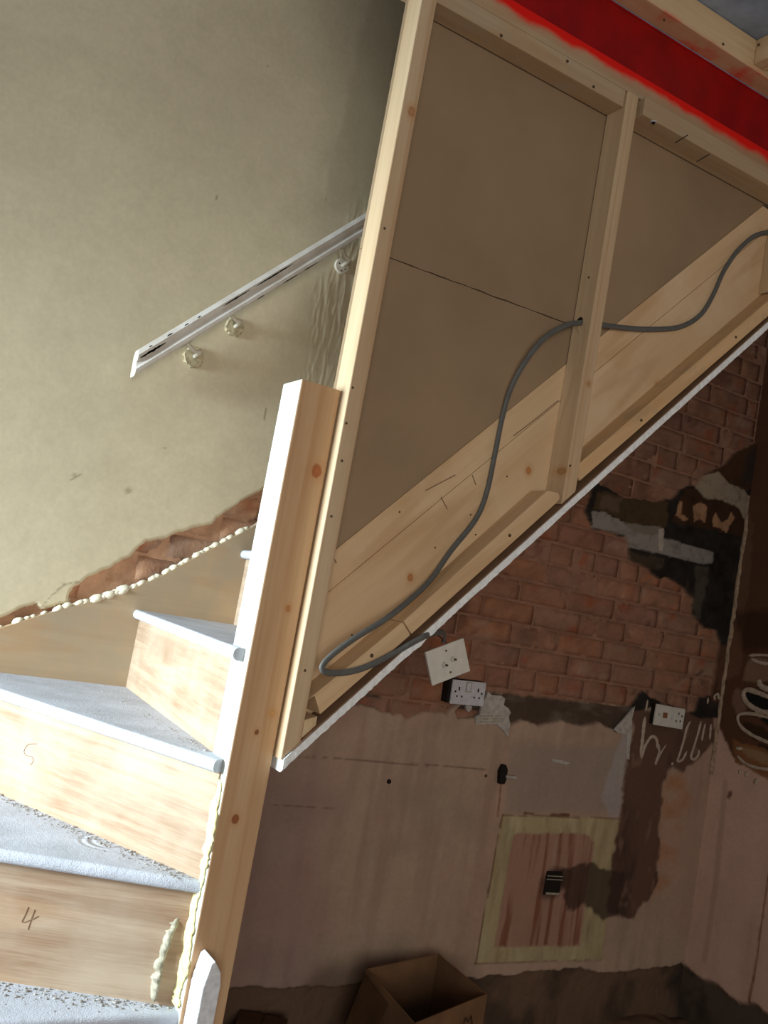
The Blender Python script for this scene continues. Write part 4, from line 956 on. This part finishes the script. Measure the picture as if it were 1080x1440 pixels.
# stone sitting on the torn edge
chip_p = at(547, 1099, Y=YW); bm = bmesh.new(); add_disc(bm, chip_p-np.array([0, .001, 0]), (0, -1, 0), .008, .003, 9); bm_obj('plug_hole', bm, M['dark'], wall_back)
chip_p = at(683, 1091, Y=YW); bm = bmesh.new(); add_disc(bm, chip_p-np.array([0, .001, 0]), (0, -1, 0), .006, .003, 9); bm_obj('plug_hole', bm, M['rust'], wall_back)

# ------------------------------------------------------------------ cardboard boxes
f = (1.46-.41)/(1.46-.35)
TL, TR_, BR, BLc = [np.array(p)*f for p in ((1.712, 2.622), (2.053, 2.718), (2.029, 2.407), (1.661, 2.255))]
ZT, ZB = .41, .03
cb = thing('cardboard_box', 'open brown cardboard box on the floor below the hatch wall', 'box', (float((TL+BR)[0]/2), float((TL+BR)[1]/2), ZB))
def wallpanel(name, a, b, z0, z1, t_, mat, parent):
    n_ = np.array([(b-a)[1], -(b-a)[0]]); n_ = n_/np.linalg.norm(n_)*t_
    bm = bmesh.new(); add_prism(bm, [tuple(a), tuple(b), tuple(b+n_), tuple(a+n_)], z0, z1, 'Z', .0008); return bm_obj(name, bm, mat, parent)
for (a, b) in ((TL, TR_), (TR_, BR), (BR, BLc), (BLc, TL)):
    pn = wallpanel('side_panel', a, b, ZB+.005, ZT, .005, M['card'], cb)
    if a is BR: front_pn = pn
    if a is BLc: left_pn = pn
bm = bmesh.new(); add_prism(bm, [tuple(p) for p in (TL, TR_, BR, BLc)][::-1], ZB, ZB+.004, 'Z'); bm_obj('base_panel', bm, M['card'], cb)
# outer flap folded down on the left side
d_ = (TL-BLc)/np.linalg.norm(TL-BLc); nl = np.array([-d_[1], d_[0]])
if nl[0] > 0: nl = -nl
bm = bmesh.new(); q0 = BLc+d_*.16; q1 = TL-d_*.01
vs = [bm.verts.new((*(q0+nl*.004), ZT-.02)), bm.verts.new((*(q1+nl*.004), ZT-.01)), bm.verts.new((*(q1+nl*.05), ZT-.20)), bm.verts.new((*(q0+nl*.06), ZT-.20))]
bm.faces.new(vs); bmesh.ops.solidify(bm, geom=bm.faces[:], thickness=.004); bm_obj('flap', bm, M['card'], cb)
# marker writing on the box sides
def ink(strokes, a, b, parent):
    nrm = np.array([(b-a)[1], -(b-a)[0]]); nrm /= np.linalg.norm(nrm); 
    out = nrm if (nrm@(a)) < 0 else -nrm
    bm = bmesh.new()
    for ln in strokes:
        pth = []
        for (px_, py_) in ln:
            v = CF*FPX+CR*(px_-540)-CU*(py_-720); k = ((a+out*.0058)@nrm)/(v[:2]@nrm); pth.append(v*k+np.array([0, 0, EYE]))
        add_sweep(bm, pth, .0022, .0008, (out[0], out[1], 0), 5)
    bm_obj('marker_writing', bm, M['marker'], parent)
ink([[(652, 1440), (655, 1431), (658, 1437), (663, 1429), (664, 1440)]], BR, BLc, front_pn)
ink([[(516, 1408), (522, 1424)], [(532, 1410), (518, 1416), (530, 1430)]], BLc, TL, left_pn)
c0 = at(338, 1421, Z=.22); c1 = at(376, 1432, Z=.22)
q = thing('cardboard_box', 'dark closed cardboard box low in the shadow beside the newel post', 'box', (float(c0[0])+.1, float(c0[1])-.12, 0))
a = np.array([c0[0], c0[1]]); b = np.array([c1[0]+.06, c1[1]-.015]); dn = np.array([(b-a)[1], -(b-a)[0]]); dn = dn/np.linalg.norm(dn)*.2
bm = bmesh.new(); add_prism(bm, [tuple(a), tuple(b), tuple(b+dn), tuple(a+dn)], 0.01, .218, 'Z', .002); bm_obj('body', bm, M['card_dark'], q)
bm = bmesh.new(); add_prism(bm, [tuple(a), tuple(a+(b-a)*.48), tuple(a+(b-a)*.48+dn), tuple(a+dn)], .2185, .222, 'Z', 0); bm_obj('flap', bm, M['card_dark'], q)
bm = bmesh.new(); add_prism(bm, [tuple(a+(b-a)*.52), tuple(b), tuple(b+dn), tuple(a+(b-a)*.52+dn)], .2185, .222, 'Z', 0); bm_obj('flap', bm, M['card_dark'], q)
# rubble scraps on the dusty floor
rs = random.Random(31); bm = bmesh.new()
for i in range(260):
    x = rs.uniform(1.35, 3.1); y = rs.uniform(2.1, 2.6); w = float(fl_d(np.array([x]), np.array([y]))[0]); r = rs.uniform(.002, .009); chip_mesh(bm, (x, y, w+r*.3), r, rs, .5)
o = bm_obj('rubble', bm, plain('brown_rubble', (120, 96, 76), .9, .1, .4, 30, .6), None); tag(o, 'brown rubble scraps scattered on the dusty floor along the pink wall', 'debris', kind='stuff')
